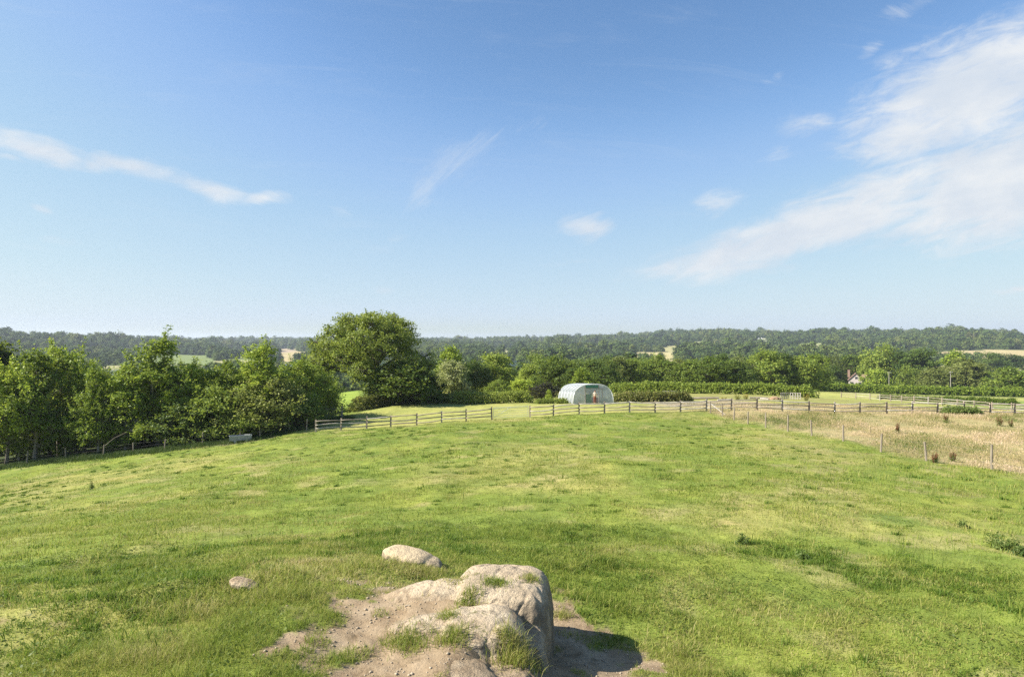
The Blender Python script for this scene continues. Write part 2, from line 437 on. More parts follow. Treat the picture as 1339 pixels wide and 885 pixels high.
# ground
def ground_material():
    m, t, out = material('ground_surface')
    at = t.new('ShaderNodeAttribute'); at.attribute_name = 'tint'
    sa = t.new('ShaderNodeAttribute'); sa.attribute_name = 'soil'
    p = pos(t)
    n0 = t.noise(p, .05, 3, .5); n1 = t.noise(p, .35, 4, .6); n2 = t.noise(p, 2.2, 5, .65); n3 = t.noise(p, 14, 4, .7)
    v = t.m('ADD', t.m('MULTIPLY', t.m('SUBTRACT', n1, .5), 1.0), t.m('MULTIPLY', t.m('SUBTRACT', n2, .5), 1.1))
    v = t.m('ADD', v, t.m('MULTIPLY', t.m('SUBTRACT', n0, .5), .5))
    hs = t.new('ShaderNodeHueSaturation'); t.l.new(at.outputs['Color'], hs.inputs['Color'])
    t.l.new(t.m('ADD', v, 1.0), hs.inputs['Value'])
    t.l.new(t.m('MULTIPLY_ADD', t.m('SUBTRACT', n1, .5), -.09, .5), hs.inputs['Hue'])
    soil = t.ramp(n2, [(.28, (.14, .09, .05)), (.48, (.275, .20, .122)), (.7, (.41, .315, .205))])
    soil = t.mix(t.ss(n3, .35, .75), soil, (.30, .225, .14))
    soil = t.mix(t.ss(t.noise(p, 3.5, 7, .75, .6), .52, .64, 0, .6), soil, (.14, .10, .055))
    peb = t.new('ShaderNodeTexVoronoi'); peb.inputs['Scale'].default_value = 26; t.l.new(p, peb.inputs['Vector'])
    soil = t.mix(t.ss(peb.outputs['Distance'], .05, .22, .55, 0), soil, (.13, .095, .06))
    col = t.mix(sa.outputs['Fac'], hs.outputs[0], soil)
    col = t.mix(t.m('MULTIPLY', t.ss(t.noise(p, 5, 5, .75), .52, .70, 0, .5), t.m('SUBTRACT', 1.0, sa.outputs['Fac'])), col, (.055, .075, .014))
    b = principled(t, col, .95, .1)
    bp = t.new('ShaderNodeBump'); bp.inputs['Strength'].default_value = .7; bp.inputs['Distance'].default_value = .04
    hsum = t.m('ADD', t.m('MULTIPLY', n3, .6), t.m('MULTIPLY', t.noise(p, 45, 4, .7), .35)); hsum = t.m('ADD', hsum, n2)
    t.l.new(hsum, bp.inputs['Height']); t.l.new(bp.outputs[0], b.inputs['Normal'])
    t.l.new(b.outputs[0], out.inputs[0])
    return m

def build_ground():
    r = [0.0]
    rr = 1.2
    while rr < 9500:
        r.append(rr); rr *= 1.0115 if rr < 130 else 1.022
    r = np.array(r[1:])
    a = []
    th = -PI
    while th < PI - 1e-6:
        a.append(th)
        th += math.radians(.3) if abs(th) < math.radians(47) else math.radians(3)
    a = np.array(a)
    R, A = np.meshgrid(r, a, indexing='ij')
    X = (R * np.sin(A)).ravel(); Y = (R * np.cos(A)).ravel()
    Z = H(X, Y)
    nr, na = R.shape
    i = np.arange(nr - 1)[:, None] * na; j = np.arange(na)[None]; jn = (j + 1) % na
    q = np.stack([i + j, i + jn, i + na + jn, i + na + j], -1).reshape(-1, 4)[:, ::-1]
    V = np.stack([X, Y, Z], 1)
    V = np.vstack([V, [[0, 0, h1(0, 0)]]])
    c = len(V) - 1
    tri = np.stack([np.full(na, c), np.arange(na), (np.arange(na) + 1) % na], 1)[:, ::-1]
    me = mesh_arrays('ground', V, q, tri, True)
    x, y = V[:, 0], V[:, 1]
    rad = np.hypot(x, y)
    tint = np.tile(np.array([.175, .215, .04]), (len(V), 1))
    def put(w, c):
        w = np.clip(w, 0, 1)[:, None]; tint[:] = tint * (1 - w) + np.array(c) * w
    n = fbm(x, y, 9, 4, 61)
    put(sstep(.5, .7, n) * .7, (.29, .27, .085))
    put(sstep(.55, .75, fbm(x, y, 3.0, 4, 62)) * .45, (.12, .18, .03))
    put(sstep(.56, .72, fbm(x, y, 1.6, 4, 64)) * .5, (.34, .28, .13))
    beyond = sstep(0, .6, y - rail_y(x)) * sstep(-22, -19, x)
    put(beyond, (.30, .30, .085))
    put(meadow_amount(x, y) * .9, (.33, .27, .13))
    soilbed = sstep(16, 20, x) * (1 - sstep(31, 35, x)) * sstep(66, 70, y) * (1 - sstep(84, 90, y))
    put(soilbed * .9, (.32, .26, .2))
    put(sstep(20, 24, x) * sstep(84, 92, y) * (1 - sstep(106, 112, y)) * (1 - sstep(50, 62, x)), (.26, .25, .08))
    # left wood floor and the lane beyond the oak
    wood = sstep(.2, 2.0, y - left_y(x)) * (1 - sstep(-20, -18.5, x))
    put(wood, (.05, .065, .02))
    lane = np.exp(-((x + 26.5 + (y - 80) * .17) / 6) ** 2) * sstep(72, 78, y) * (1 - sstep(135, 160, y))
    put(lane * 1.3, (.21, .28, .045))
    # wheat-coloured field on the right
    px = x / np.maximum(y, 1e-3) * F + CX
    fld = sstep(118, 122, y - (x - 70) * .05) * (1 - sstep(196, 206, y)) * sstep(46, 52, x)
    put(fld * (y > 0), (.34, .34, .095))
    put(sstep(74, 78, x) * (1 - sstep(116, 120, y)) * sstep(64, 68, y), (.19, .24, .06))
    strip = sstep(120, 126, y) * (1 - sstep(138, 146, y)) * sstep(14, 18, x) * (1 - sstep(34, 40, x))
    put(strip, (.28, .31, .07))
    put(sstep(205, 250, rad), (.07, .095, .028))
    fld = fbm(x, y, 170, 2, 71) 
    put(sstep(.63, .66, fld) * sstep(300, 330, rad) * (1 - sstep(2500, 2800, rad)), (.22, .26, .075))
    put(sstep(.63, .66, fld) * sstep(300, 330, rad) * (1 - sstep(2500, 2800, rad)) * sstep(.5, .52, fbm(x, y, 420, 2, 70)), (.34, .31, .14))
    k = in_field(x, y, .45)
    for i2, fr in enumerate(FIELD_R):
        tint[k == i2] = fr[4]
    put(sstep(4200, 5200, rad), (.07, .10, .05))
    # worn earth by the trough
    worn = np.exp(-((x + 25.0) / 3.4) ** 2 - ((y - left_y(x) + 1.0) / 1.0) ** 2)
    soil = np.maximum(sand_amount(x, y) * (rad < 30), sstep(.35, .7, worn + (fbm(x, y, .8, 3, 8) - .5) * .5) * .75)
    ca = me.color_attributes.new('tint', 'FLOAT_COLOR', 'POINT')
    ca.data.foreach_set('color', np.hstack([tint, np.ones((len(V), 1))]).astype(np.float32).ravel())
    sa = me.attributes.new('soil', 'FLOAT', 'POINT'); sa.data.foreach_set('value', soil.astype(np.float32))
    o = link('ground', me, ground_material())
    tag(o, 'sloping pasture ground running down to the wooded valley and hills', 'ground', kind='structure')
    return o
build_ground()

# lake
def build_lake():
    m, t, out = material('lake_water')
    b = principled(t, (.05, .09, .12), .12, .5)
    bp = t.new('ShaderNodeBump'); bp.inputs['Strength'].default_value = .25; bp.inputs['Distance'].default_value = .3
    t.l.new(t.noise(obj_coord(t), .4, 3, .5), bp.inputs['Height']); t.l.new(bp.outputs[0], b.inputs['Normal'])
    t.l.new(b.outputs[0], out.inputs[0])
    n = 72; vs = [(0, 0, 0)]; c, s = math.cos(LAKE_DIR), math.sin(LAKE_DIR)
    for i in range(n):
        a = 2 * PI * i / n; u = math.cos(a) * LAKE_A * 1.16; v = math.sin(a) * LAKE_B * 1.16
        vs.append((u * c - v * s, u * s + v * c, 0))
    me = bpy.data.meshes.new('lake'); me.from_pydata(vs, [], [(0, i + 1, (i + 1) % n + 1) for i in range(n)])
    o = link('lake', me, m); o.location = (*LAKE_C, LAKE_Z)
    tag(o, 'blue lake glimpsed between the trees of the valley', 'lake', kind='structure')
build_lake()

# ---------------------------------------------------------------- grass
def wedge(n, r0, r1, half=math.radians(46)):
    r = np.sqrt(RNG.random(n) * (r1 * r1 - r0 * r0) + r0 * r0)
    a = (RNG.random(n) * 2 - 1) * half
    return r * np.sin(a), r * np.cos(a)

def blades(x, y, L, W, lean=.5, two=True, z=None, sink=.01):
    n = len(x)
    if z is None: z = H(x, y)
    a = RNG.random(n) * 2 * PI
    dx, dy = np.cos(a), np.sin(a)
    la = RNG.random(n) * 2 * PI; lm = L * lean * (.3 + RNG.random(n))
    lx = np.cos(la) * lm + L * .10; ly = np.sin(la) * lm
    hz = np.sqrt(np.maximum(L * L - lx * lx - ly * ly, (L * .38) ** 2))
    base = np.stack([x, y, z - sink], 1)
    side = np.stack([dx * W / 2, dy * W / 2, np.zeros(n)], 1)
    tip = base + np.stack([lx, ly, hz], 1)
    if two:
        mid = base + np.stack([lx * .3, ly * .3, hz * .58], 1)
        V = np.stack([base - side, base + side, mid + side * .75, mid - side * .75, tip], 1).reshape(-1, 3)
        k = np.arange(n)[:, None] * 5
        return V, k + np.array([[0, 1, 2, 3]]), k + np.array([[3, 2, 4]])
    V = np.stack([base - side, base + side, tip], 1).reshape(-1, 3)
    return V, None, np.arange(n)[:, None] * 3 + np.array([[0, 1, 2]])

def join_parts(parts):
    V = []; Q = []; T = []; o = 0
    for v, q, t in parts:
        V.append(v)
        if q is not None: Q.append(q + o)
        if t is not None: T.append(t + o)
        o += len(v)
    return np.vstack(V), (np.vstack(Q) if Q else None), (np.vstack(T) if T else None)

def build_grass():
    parts = []
    for (r0, r1, n, L0, W0, two) in ((4.6, 9.5, 260000, .06, .006, True), (9.5, 17, 270000, .06, .010, True), (17, 32, 270000, .065, .02, False), (32, 66, 330000, .07, .036, False)):
        x, y = wedge(n, r0, r1)
        keep = (y < rail_y(x) + .2) & (x < wire_x(y) + .5) & (y < left_y(x) - .2)
        if r0 < 12:
            s = sand_amount(x, y)
            keep &= (RNG.random(n) > s * 1.02) | ((fbm(x, y, .3, 2, 43) > .67) & (RNG.random(n) < .5) & ((x < -.7) | (x > .55)))
        x, y = x[keep], y[keep]
        lush = fbm(x, y, 1.1, 3, 91); big = fbm(x, y, 6, 3, 92); fine = fbm(x, y, .28, 2, 93)
        L = L0 * (.45 + 1.1 * sstep(.42, .75, lush) + .5 * (fine) + .5 * sstep(.45, .7, big)) * (.6 + .8 * RNG.random(len(x)))
        near_lush = (1 - sstep(9.5, 13, y)) * sstep(.45, .62, fbm(x, y, .9, 3, 94))
        L = L * (1 + .35 * near_lush)
        thin = RNG.random(len(x)) < .45 + .9 * fine + near_lush * .3
        x, y, L = x[thin], y[thin], L[thin]
        W = W0 * (.6 + .8 * RNG.random(len(x)))
        parts.append(blades(x, y, L, W, .95, two))
    # long seed stalks standing out of the sward
    x, y = wedge(16000, 6, 40)
    keep = (y < rail_y(x) - .3) & (x < wire_x(y)) & (y < left_y(x) - 1) & (fbm(x, y, 3, 3, 95) > .5) & (sand_amount(x, y) < .3)
    x, y = x[keep], y[keep]
    parts.append(blades(x, y, .14 + .16 * RNG.random(len(x)), .004 + .0006 * np.hypot(x, y), .35, True))
    # bunches left uneaten, greener and taller
    m = 1500
    cx, cy = wedge(m, 5, 62)
    keep = (cy < rail_y(cx) - 1) & (cx < wire_x(cy) - .5) & (cy < left_y(cx) - 1.5) & (sand_amount(cx, cy) < .2) & (fbm(cx, cy, 4.5, 3, 98) + .25 * RNG.random(len(cx)) > .56)
    cx, cy = cx[keep], cy[keep]
    nx, ny = wedge(2200, 5, 17)
    keep = (sand_amount(nx, ny) < .25) & (fbm(nx, ny, 1.6, 3, 88) > .5)
    cx = np.concatenate([cx, nx[keep]]); cy = np.concatenate([cy, ny[keep]])
    k = 64
    rr = np.hypot(cx, cy)
    sp = np.repeat(.05 + .13 * RNG.random(len(cx)) ** 2, k)
    x = np.repeat(cx, k) + RNG.normal(size=len(cx) * k) * sp * 1.5; y = np.repeat(cy, k) + RNG.normal(size=len(cx) * k) * sp
    L = np.repeat(.06 + .11 * RNG.random(len(cx)) ** 1.5, k) * (.5 + .7 * RNG.random(len(x)))
    V, Q, T = blades(x, y, L, np.repeat(.006 + .0007 * rr, k), .8, True)
    o = link('tussock_grass', mesh_arrays('tussock_grass', V, Q, T), TUSSOCK)
    tag(o, 'darker green tussocks scattered through the pasture', 'grass', kind='stuff')
    V, Q, T = join_parts(parts)
    o = link('grass', mesh_arrays('grass', V, Q, T), GRASS)
    tag(o, 'short green pasture grass with straw-coloured patches covering the field', 'grass', kind='stuff')
    # dry meadow
    parts = []
    x = 18 + RNG.random(420000) * 62; y = 27 + RNG.random(420000) * 57
    ma = meadow_amount(x, y)
    keep = RNG.random(len(x)) < ma * np.where(y > rail_y(x), .55, 1)
    x, y = x[keep], y[keep]
    pt = fbm(x, y, 4, 3, 97)
    dens = RNG.random(len(x)) < .25 + 1.1 * sstep(.35, .65, pt)
    x, y, pt = x[dens], y[dens], pt[dens]
    L = (.10 + .34 * sstep(.4, .7, pt)) * (.55 + .7 * RNG.random(len(x))) * np.where(y > rail_y(x), .6, 1)
    parts.append(blades(x, y, L, .009 + .012 * RNG.random(len(x)), .7, False))
    # feathery seed heads: small upright lozenges on top
    k = RNG.random(len(x)) < .35
    hx, hy, hL = x[k], y[k], L[k]
    hz = H(hx, hy) + hL * .7
    parts.append(blades(hx + RNG.normal(size=len(hx)) * .05, hy, np.full(len(hx), .13), .022 + .022 * RNG.random(len(hx)), .7, True, hz))
    V, Q, T = join_parts(parts)
    o = link('dry_grass', mesh_arrays('dry_grass', V, Q, T), DRY)
    tag(o, 'tall straw-coloured meadow grass beyond the wire fence', 'grass', kind='stuff')
    # rough growth along the shaded fence under the trees on the left
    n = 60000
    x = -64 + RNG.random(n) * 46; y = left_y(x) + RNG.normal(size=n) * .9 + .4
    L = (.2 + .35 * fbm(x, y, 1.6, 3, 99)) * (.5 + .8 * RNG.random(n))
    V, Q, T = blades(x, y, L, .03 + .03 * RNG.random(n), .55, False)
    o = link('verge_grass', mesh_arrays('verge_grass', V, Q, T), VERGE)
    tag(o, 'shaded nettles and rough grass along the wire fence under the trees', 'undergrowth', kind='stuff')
build_grass()

def build_clover():
    x, y = wedge(60000, 5, 18)
    k = (sand_amount(x, y) < .2) & (fbm(x, y, 1.3, 3, 86) > .54)
    x, y = x[k], y[k]; n = len(x)
    z = H(x, y) + .015 + .05 * RNG.random(n)
    nn = np.stack([RNG.normal(size=n) * .45, RNG.normal(size=n) * .45, np.ones(n)], 1); nn /= np.linalg.norm(nn, axis=1, keepdims=True)
    tt = np.cross(nn, RNG.normal(size=(n, 3))); tt /= np.linalg.norm(tt, axis=1, keepdims=True); bb = np.cross(nn, tt)
    s_ = (.012 + .02 * RNG.random((n, 1)) ** 2); c = np.stack([x, y, z], 1)
    V = np.stack([c - tt * s_, c + bb * s_ * .7, c + tt * s_, c - bb * s_ * .7], 1).reshape(-1, 3)
    o = link('clover', mesh_arrays('clover', V, np.arange(n * 4).reshape(-1, 4)), LEAF['hedge'])
    tag(o, 'broad clover and dandelion leaves low in the near turf', 'ground cover', kind='stuff')
build_clover()

# ---------------------------------------------------------------- rocks
def rock_material(name, warm):
    m, t, out = material(name)
    p = obj_coord(t)
    n1 = t.noise(p, 1.6, 5, .6); n2 = t.noise(p, 7, 5, .65); n3 = t.noise(p, 30, 4, .7)
    col = t.ramp(n1, [(.28, (.27, .205, .135)), (.44, (.43, .34, .23)), (.66, (.55, .45, .315))])
    col = t.mix(t.ss(n2, .5, .72, 0, .7), col, (.23, .19, .145))
    col = t.mix(t.ss(n3, .52, .7, 0, .28), col, (.15, .12, .09))
    if warm: col = t.mix(.6, col, (.56, .44, .27))
    mp = t.new('ShaderNodeMapping'); mp.inputs['Scale'].default_value = (3.2, 3.2, .9); t.l.new(p, mp.inputs[0])
    st = t.noise(mp.outputs[0], 2.2, 4, .6)
    n4 = t.noise(p, 3.2, 6, .7, .6)
    col = t.mix(t.ss(n4, .56, .64, 0, .62), col, (.19, .155, .11))
    n5 = t.noise(p, 5.5, 8, .72, .8); col = t.mix(t.ss(n5, .59, .65, 0, .55), col, (.14, .115, .085)); col = t.mix(t.ss(n5, .42, .32, 0, .35), col, (.56, .46, .325))
    # steep sides mixed towards a darker grey-brown, in uneven streaks
    g = t.new('ShaderNodeNewGeometry'); sx = t.new('ShaderNodeSeparateXYZ'); t.l.new(g.outputs['Normal'], sx.inputs[0])
    steep = t.m('MULTIPLY', t.ss(sx.outputs['Z'], .25, .75, 1, 0), t.ss(st, .3, .65, .35, 1))
    col = t.mix(t.m('MULTIPLY', steep, .85), col, (.15, .125, .095))
    wp = t.new('ShaderNodeSeparateXYZ'); t.l.new(g.outputs['Position'], wp.inputs[0])
    if not warm:
        hz_ = t.m('ADD', wp.outputs['Z'], t.m('MULTIPLY', t.m('SUBTRACT', n2, .5), .35))
        dust = t.m('MULTIPLY', t.ss(hz_, 6.31, 6.44, 1, 0), t.ss(sx.outputs['Z'], .6, .9))
        col = t.mix(t.m('MULTIPLY', dust, .85), col, t.ramp(n2, [(.3, (.20, .14, .085)), (.7, (.40, .31, .205))]))
        moss = t.m('MULTIPLY', t.ss(t.noise(p, 2.6, 7, .75, .5), .58, .66), t.ss(sx.outputs['Z'], .5, .9))
        col = t.mix(t.m('MULTIPLY', moss, .75), col, (.10, .105, .03))
    b = principled(t, col, .95, .1)
    bp = t.new('ShaderNodeBump'); bp.inputs['Strength'].default_value = 1.0; bp.inputs['Distance'].default_value = .045
    t.l.new(t.m('ADD', t.m('ADD', n2, n5), t.m('MULTIPLY', n3, .6)), bp.inputs['Height']); t.l.new(bp.outputs[0], b.inputs['Normal'])
    t.l.new(b.outputs[0], out.inputs[0])
    return m
ROCK = rock_material('weathered_sandstone', False)
ROCK_W = rock_material('warm_sandstone', True)

def lumps_mesh(name, lumps, voxel, amp, seed, crack=0.0):
    """union of superellipsoids, remeshed, then roughened"""
    vs = []; fs = []
    for (cx, cy, cz, rx, ry, rz, e, rz_rot) in lumps:
        nu, nv = 48, 28; o = len(vs)
        def sg(v, p): return math.copysign(abs(v) ** p, v)
        for j in range(nv + 1):
            la = -PI / 2 + PI * j / nv
            for i in range(nu):
                lo = 2 * PI * i / nu
                x = rx * sg(math.cos(la), e) * sg(math.cos(lo), e); y = ry * sg(math.cos(la), e) * sg(math.sin(lo), e); z = rz * sg(math.sin(la), e)
                c, s = math.cos(rz_rot), math.sin(rz_rot)
                vs.append((cx + x * c - y * s, cy + x * s + y * c, cz + z))
        for j in range(nv):
            for i in range(nu):
                fs.append((o + j * nu + i, o + j * nu + (i + 1) % nu, o + (j + 1) * nu + (i + 1) % nu, o + (j + 1) * nu + i))
    me = bpy.data.meshes.new('tmp'); me.from_pydata(vs, [], fs)
    ob = bpy.data.objects.new('tmp', me); COL.objects.link(ob)
    md = ob.modifiers.new('r', 'REMESH'); md.mode = 'VOXEL'; md.voxel_size = voxel
    md2 = ob.modifiers.new('s', 'SMOOTH'); md2.factor = .5; md2.iterations = 5
    dg = bpy.context.evaluated_depsgraph_get()
    me2 = bpy.data.meshes.new_from_object(ob.evaluated_get(dg)); me2.name = name
    bpy.data.objects.remove(ob); bpy.data.meshes.remove(me)
    n = len(me2.vertices)
    co = np.empty(n * 3, np.float32); me2.vertices.foreach_get('co', co); co = co.reshape(-1, 3).astype(float)
    no = np.empty(n * 3, np.float32); me2.vertex_normals.foreach_get('vector', no); no = no.reshape(-1, 3)
    side = 1 - np.abs(no[:, 2])
    a = (fbm3(co, .9, 3, seed) - .5) * 2.6 * amp + (fbm3(co * np.array([1, 1, .3]), .2, 3, seed + 3) - .5) * amp * (.5 + 2.6 * side[:]) + (fbm3(co * np.array([.7, .7, 2.6]), .3, 3, seed + 4) - .5) * amp * .8 + (fbm3(co, .07, 2, seed + 6) - .5) * amp * .35
    rid = 1 - np.abs(fbm3(co * np.array([1, 1, .45]), .5, 3, seed + 9) - .5) * 2
    a = a - crack * sstep(.9, 1.0, rid)
    co = co + no * a[:, None]
    me2.vertices.foreach_set('co', co.astype(np.float32).ravel()); me2.update()
    me2.polygons.foreach_set('use_smooth', np.ones(len(me2.polygons), bool))
    me2.materials.clear()
    return me2

rock_me = lumps_mesh('rock', [
    (-.16, 8.95, 5.55, .74, .76, 1.0, .45, -.1),
    (-.9, 8.85, 5.66, 1.4, .7, .82, 1.0, -.08),
    (.12, 8.3, 5.2, .36, .55, .95, .5, .1),
    (-.42, 7.85, 5.47, .66, .62, .99, .5, .15),
    (-.95, 7.85, 5.62, 1.25, .75, .80, 1.0, .12),
    (-.14, 7.05, 5.15, .54, .66, 1.03, .5, .05),
    (-.72, 6.85, 5.35, .95, .9, .99, .85, .0),
    (-.1, 6.2, 5.1, .52, .8, 1.02, .55, .0)], .024, .045, 3, .02)
rock_o = link('sandstone_outcrop', rock_me, ROCK)
tag(rock_o, 'large weathered sandstone outcrop with grass tufts on top of the mound', 'rock')
bvh_rock = BVHTree.FromPolygons([v.co[:] for v in rock_me.vertices], [p.vertices[:] for p in rock_me.polygons])

def stone(name, label, px, py, d, wx, wy, wz, rot, seed, matl, tilt=0.0):
    x, y, _ = P(px, py, d)
    me = lumps_mesh(name, [(0, 0, 0, wx * .36, wy * .5, wz * .5, .75, 0), (wx * .2, 0, -wz * .08, wx * .32, wy * .42, wz * .4, .8, .3), (-wx * .2, .03, -wz * .02, wx * .3, wy * .45, wz * .46, .8, -.2)], wx * .02, wx * .03, seed)
    o = link(name, me, matl); o.location = (x, y, h1(x, y) + wz * (.12 if wz > .3 else .42)); o.rotation_euler = (0, tilt, rot)
    return tag(o, label, 'rock')
stone('boulder', 'pale buff boulder lying in the grass just beyond the outcrop', 537, 731, 11.4, 1.15, .62, .36, -.25, 11, ROCK_W, .17)
stone('stone', 'small pale stone half sunk in the grass left of the outcrop', 318, 776, 9.25, .5, .3, .15, -.2, 15, ROCK, .14)

def build_gravel():
    n = 3600
    x = -3.6 + RNG.random(n) * 6.2; y = 5.6 + RNG.random(n) * 5.4
    k = (sand_amount(x, y) > .35); x, y = x[k], y[k]; n = len(x)
    z = H(x, y); sz = .004 + .017 * RNG.random(n) ** 5 + .008 * RNG.random(n)
    ring = np.array([[1, 0, 0], [.3, .9, .1], [-.7, .7, -.1], [-.95, -.2, .1], [-.2, -1, 0], [.7, -.7, .1], [0, 0, .7], [0, 0, -.7]], float)
    faces = [(i, (i + 1) % 6, 6) for i in range(6)] + [((i + 1) % 6, i, 7) for i in range(6)]
    a = RNG.random(n) * 6.28; c, s_ = np.cos(a), np.sin(a)
    R = ring[None] * (.7 + .6 * RNG.random((n, 8, 1))) * sz[:, None, None]
    V = np.stack([R[..., 0] * c[:, None] - R[..., 1] * s_[:, None], R[..., 0] * s_[:, None] + R[..., 1] * c[:, None], R[..., 2]], -1) + np.stack([x, y, z + sz * .25], 1)[:, None]
    T = (np.arange(n)[:, None, None] * 8 + np.array(faces)[None]).reshape(-1, 3)
    o = link('gravel', mesh_arrays('gravel', V.reshape(-1, 3), None, T), simple_mat('pebbles', (.27, .215, .15), (.42, .35, .255), .9, .9, .15))
    tag(o, 'loose pebbles and crumbs of sandstone on the bare soil', 'gravel', kind='stuff')
build_gravel()

# grass tufts growing on the outcrop
def tuft(px, py, spread, n, L, label):
    d = Vector(((px - CX) / F, 1, -(py - CY) / F)).normalized()
    hit = bvh_rock.ray_cast(Vector((0, 0, CAMZ)), d)
    if hit[0] is None:
        y = ray_r(px, py, 4, 40); x = (px - CX) / F * y; base = Vector((x, y, h1(x, y)))
    else:
        base = hit[0]
    xs = RNG.normal(size=n) * spread; ys = RNG.normal(size=n) * spread * .8
    zs = np.empty(n)
    for i in range(n):
        h = bvh_rock.ray_cast(Vector((base.x + xs[i], base.y + ys[i], 9)), Vector((0, 0, -1)))
        gz = h1(base.x + xs[i], base.y + ys[i])
        zs[i] = max(h[0].z if h[0] is not None else gz, gz)
        zs[i] = max(zs[i], base.z - .18)
    V, Q, T = blades(xs, ys, L * (.45 + .8 * RNG.random(n)), .005 + .004 * RNG.random(n), .75, True, zs - base.z)
    o = link('grass_tuft', mesh_arrays('grass_tuft', V, Q, T), GRASS); o.location = base
    tag(o, label, 'grass tuft', 'grass tufts on the sandstone outcrop')
for a in ((648, 762, .10, 420, .11, 'wispy grass tuft at the middle of the outcrop top'),
          (612, 784, .09, 380, .13, 'green grass tuft in the hollow between the two rock humps'),
          (585, 805, .07, 240, .10, 'small grass tuft on the front hump of the outcrop'),
          (532, 845, .16, 900, .12, 'broad grass clump on the outcrop beside the sandy soil'),
          (592, 834, .12, 600, .12, 'yellowish grass clump along the lower ledge of the outcrop'),
          (672, 858, .13, 900, .22, 'long shaggy grass tuft hanging on the front of the rock'),
          (694, 757, .07, 240, .10, 'dry grass tuft at the right shoulder of the outcrop'),
          (598, 758, .13, 260, .07, 'thin dry grass line near the back edge of the outcrop'),
          (548, 748, .22, 1200, .16, 'dark green grass clump between the pale boulder and the outcrop'),
          (735, 806, .08, 260, .13, 'isolated grass tuft on the sand right of the outcrop')):
    tuft(*a)

# ---------------------------------------------------------------- trees
def unit(v):
    return v / np.maximum(np.linalg.norm(v, axis=1, keepdims=True), 1e-9)

def leaf_quads(cent, dirs, k, sig, size, rng, flat=.7, up=.35, aspect=.55, jitter=.75):
    c = np.repeat(cent, k, 0); d = np.repeat(dirs, k, 0); n = len(c)
    s_ = np.repeat(np.broadcast_to(np.asarray(sig, float), (len(cent),)), k)[:, None]
    c = c + rng.normal(size=(n, 3)) * s_ * np.array([1, 1, flat])
    nn = unit(d * .75 + np.array([0, 0, up]) + rng.normal(size=(n, 3)) * jitter)
    t = unit(np.cross(nn, unit(rng.normal(size=(n, 3))))); b = np.cross(nn, t)
    s = size * (.55 + .8 * rng.random((n, 1)))
    V = np.stack([c - t * s, c + b * s * aspect, c + t * s, c - b * s * aspect], 1).reshape(-1, 3)
    Q = np.arange(n * 4).reshape(-1, 4)
    return V, Q

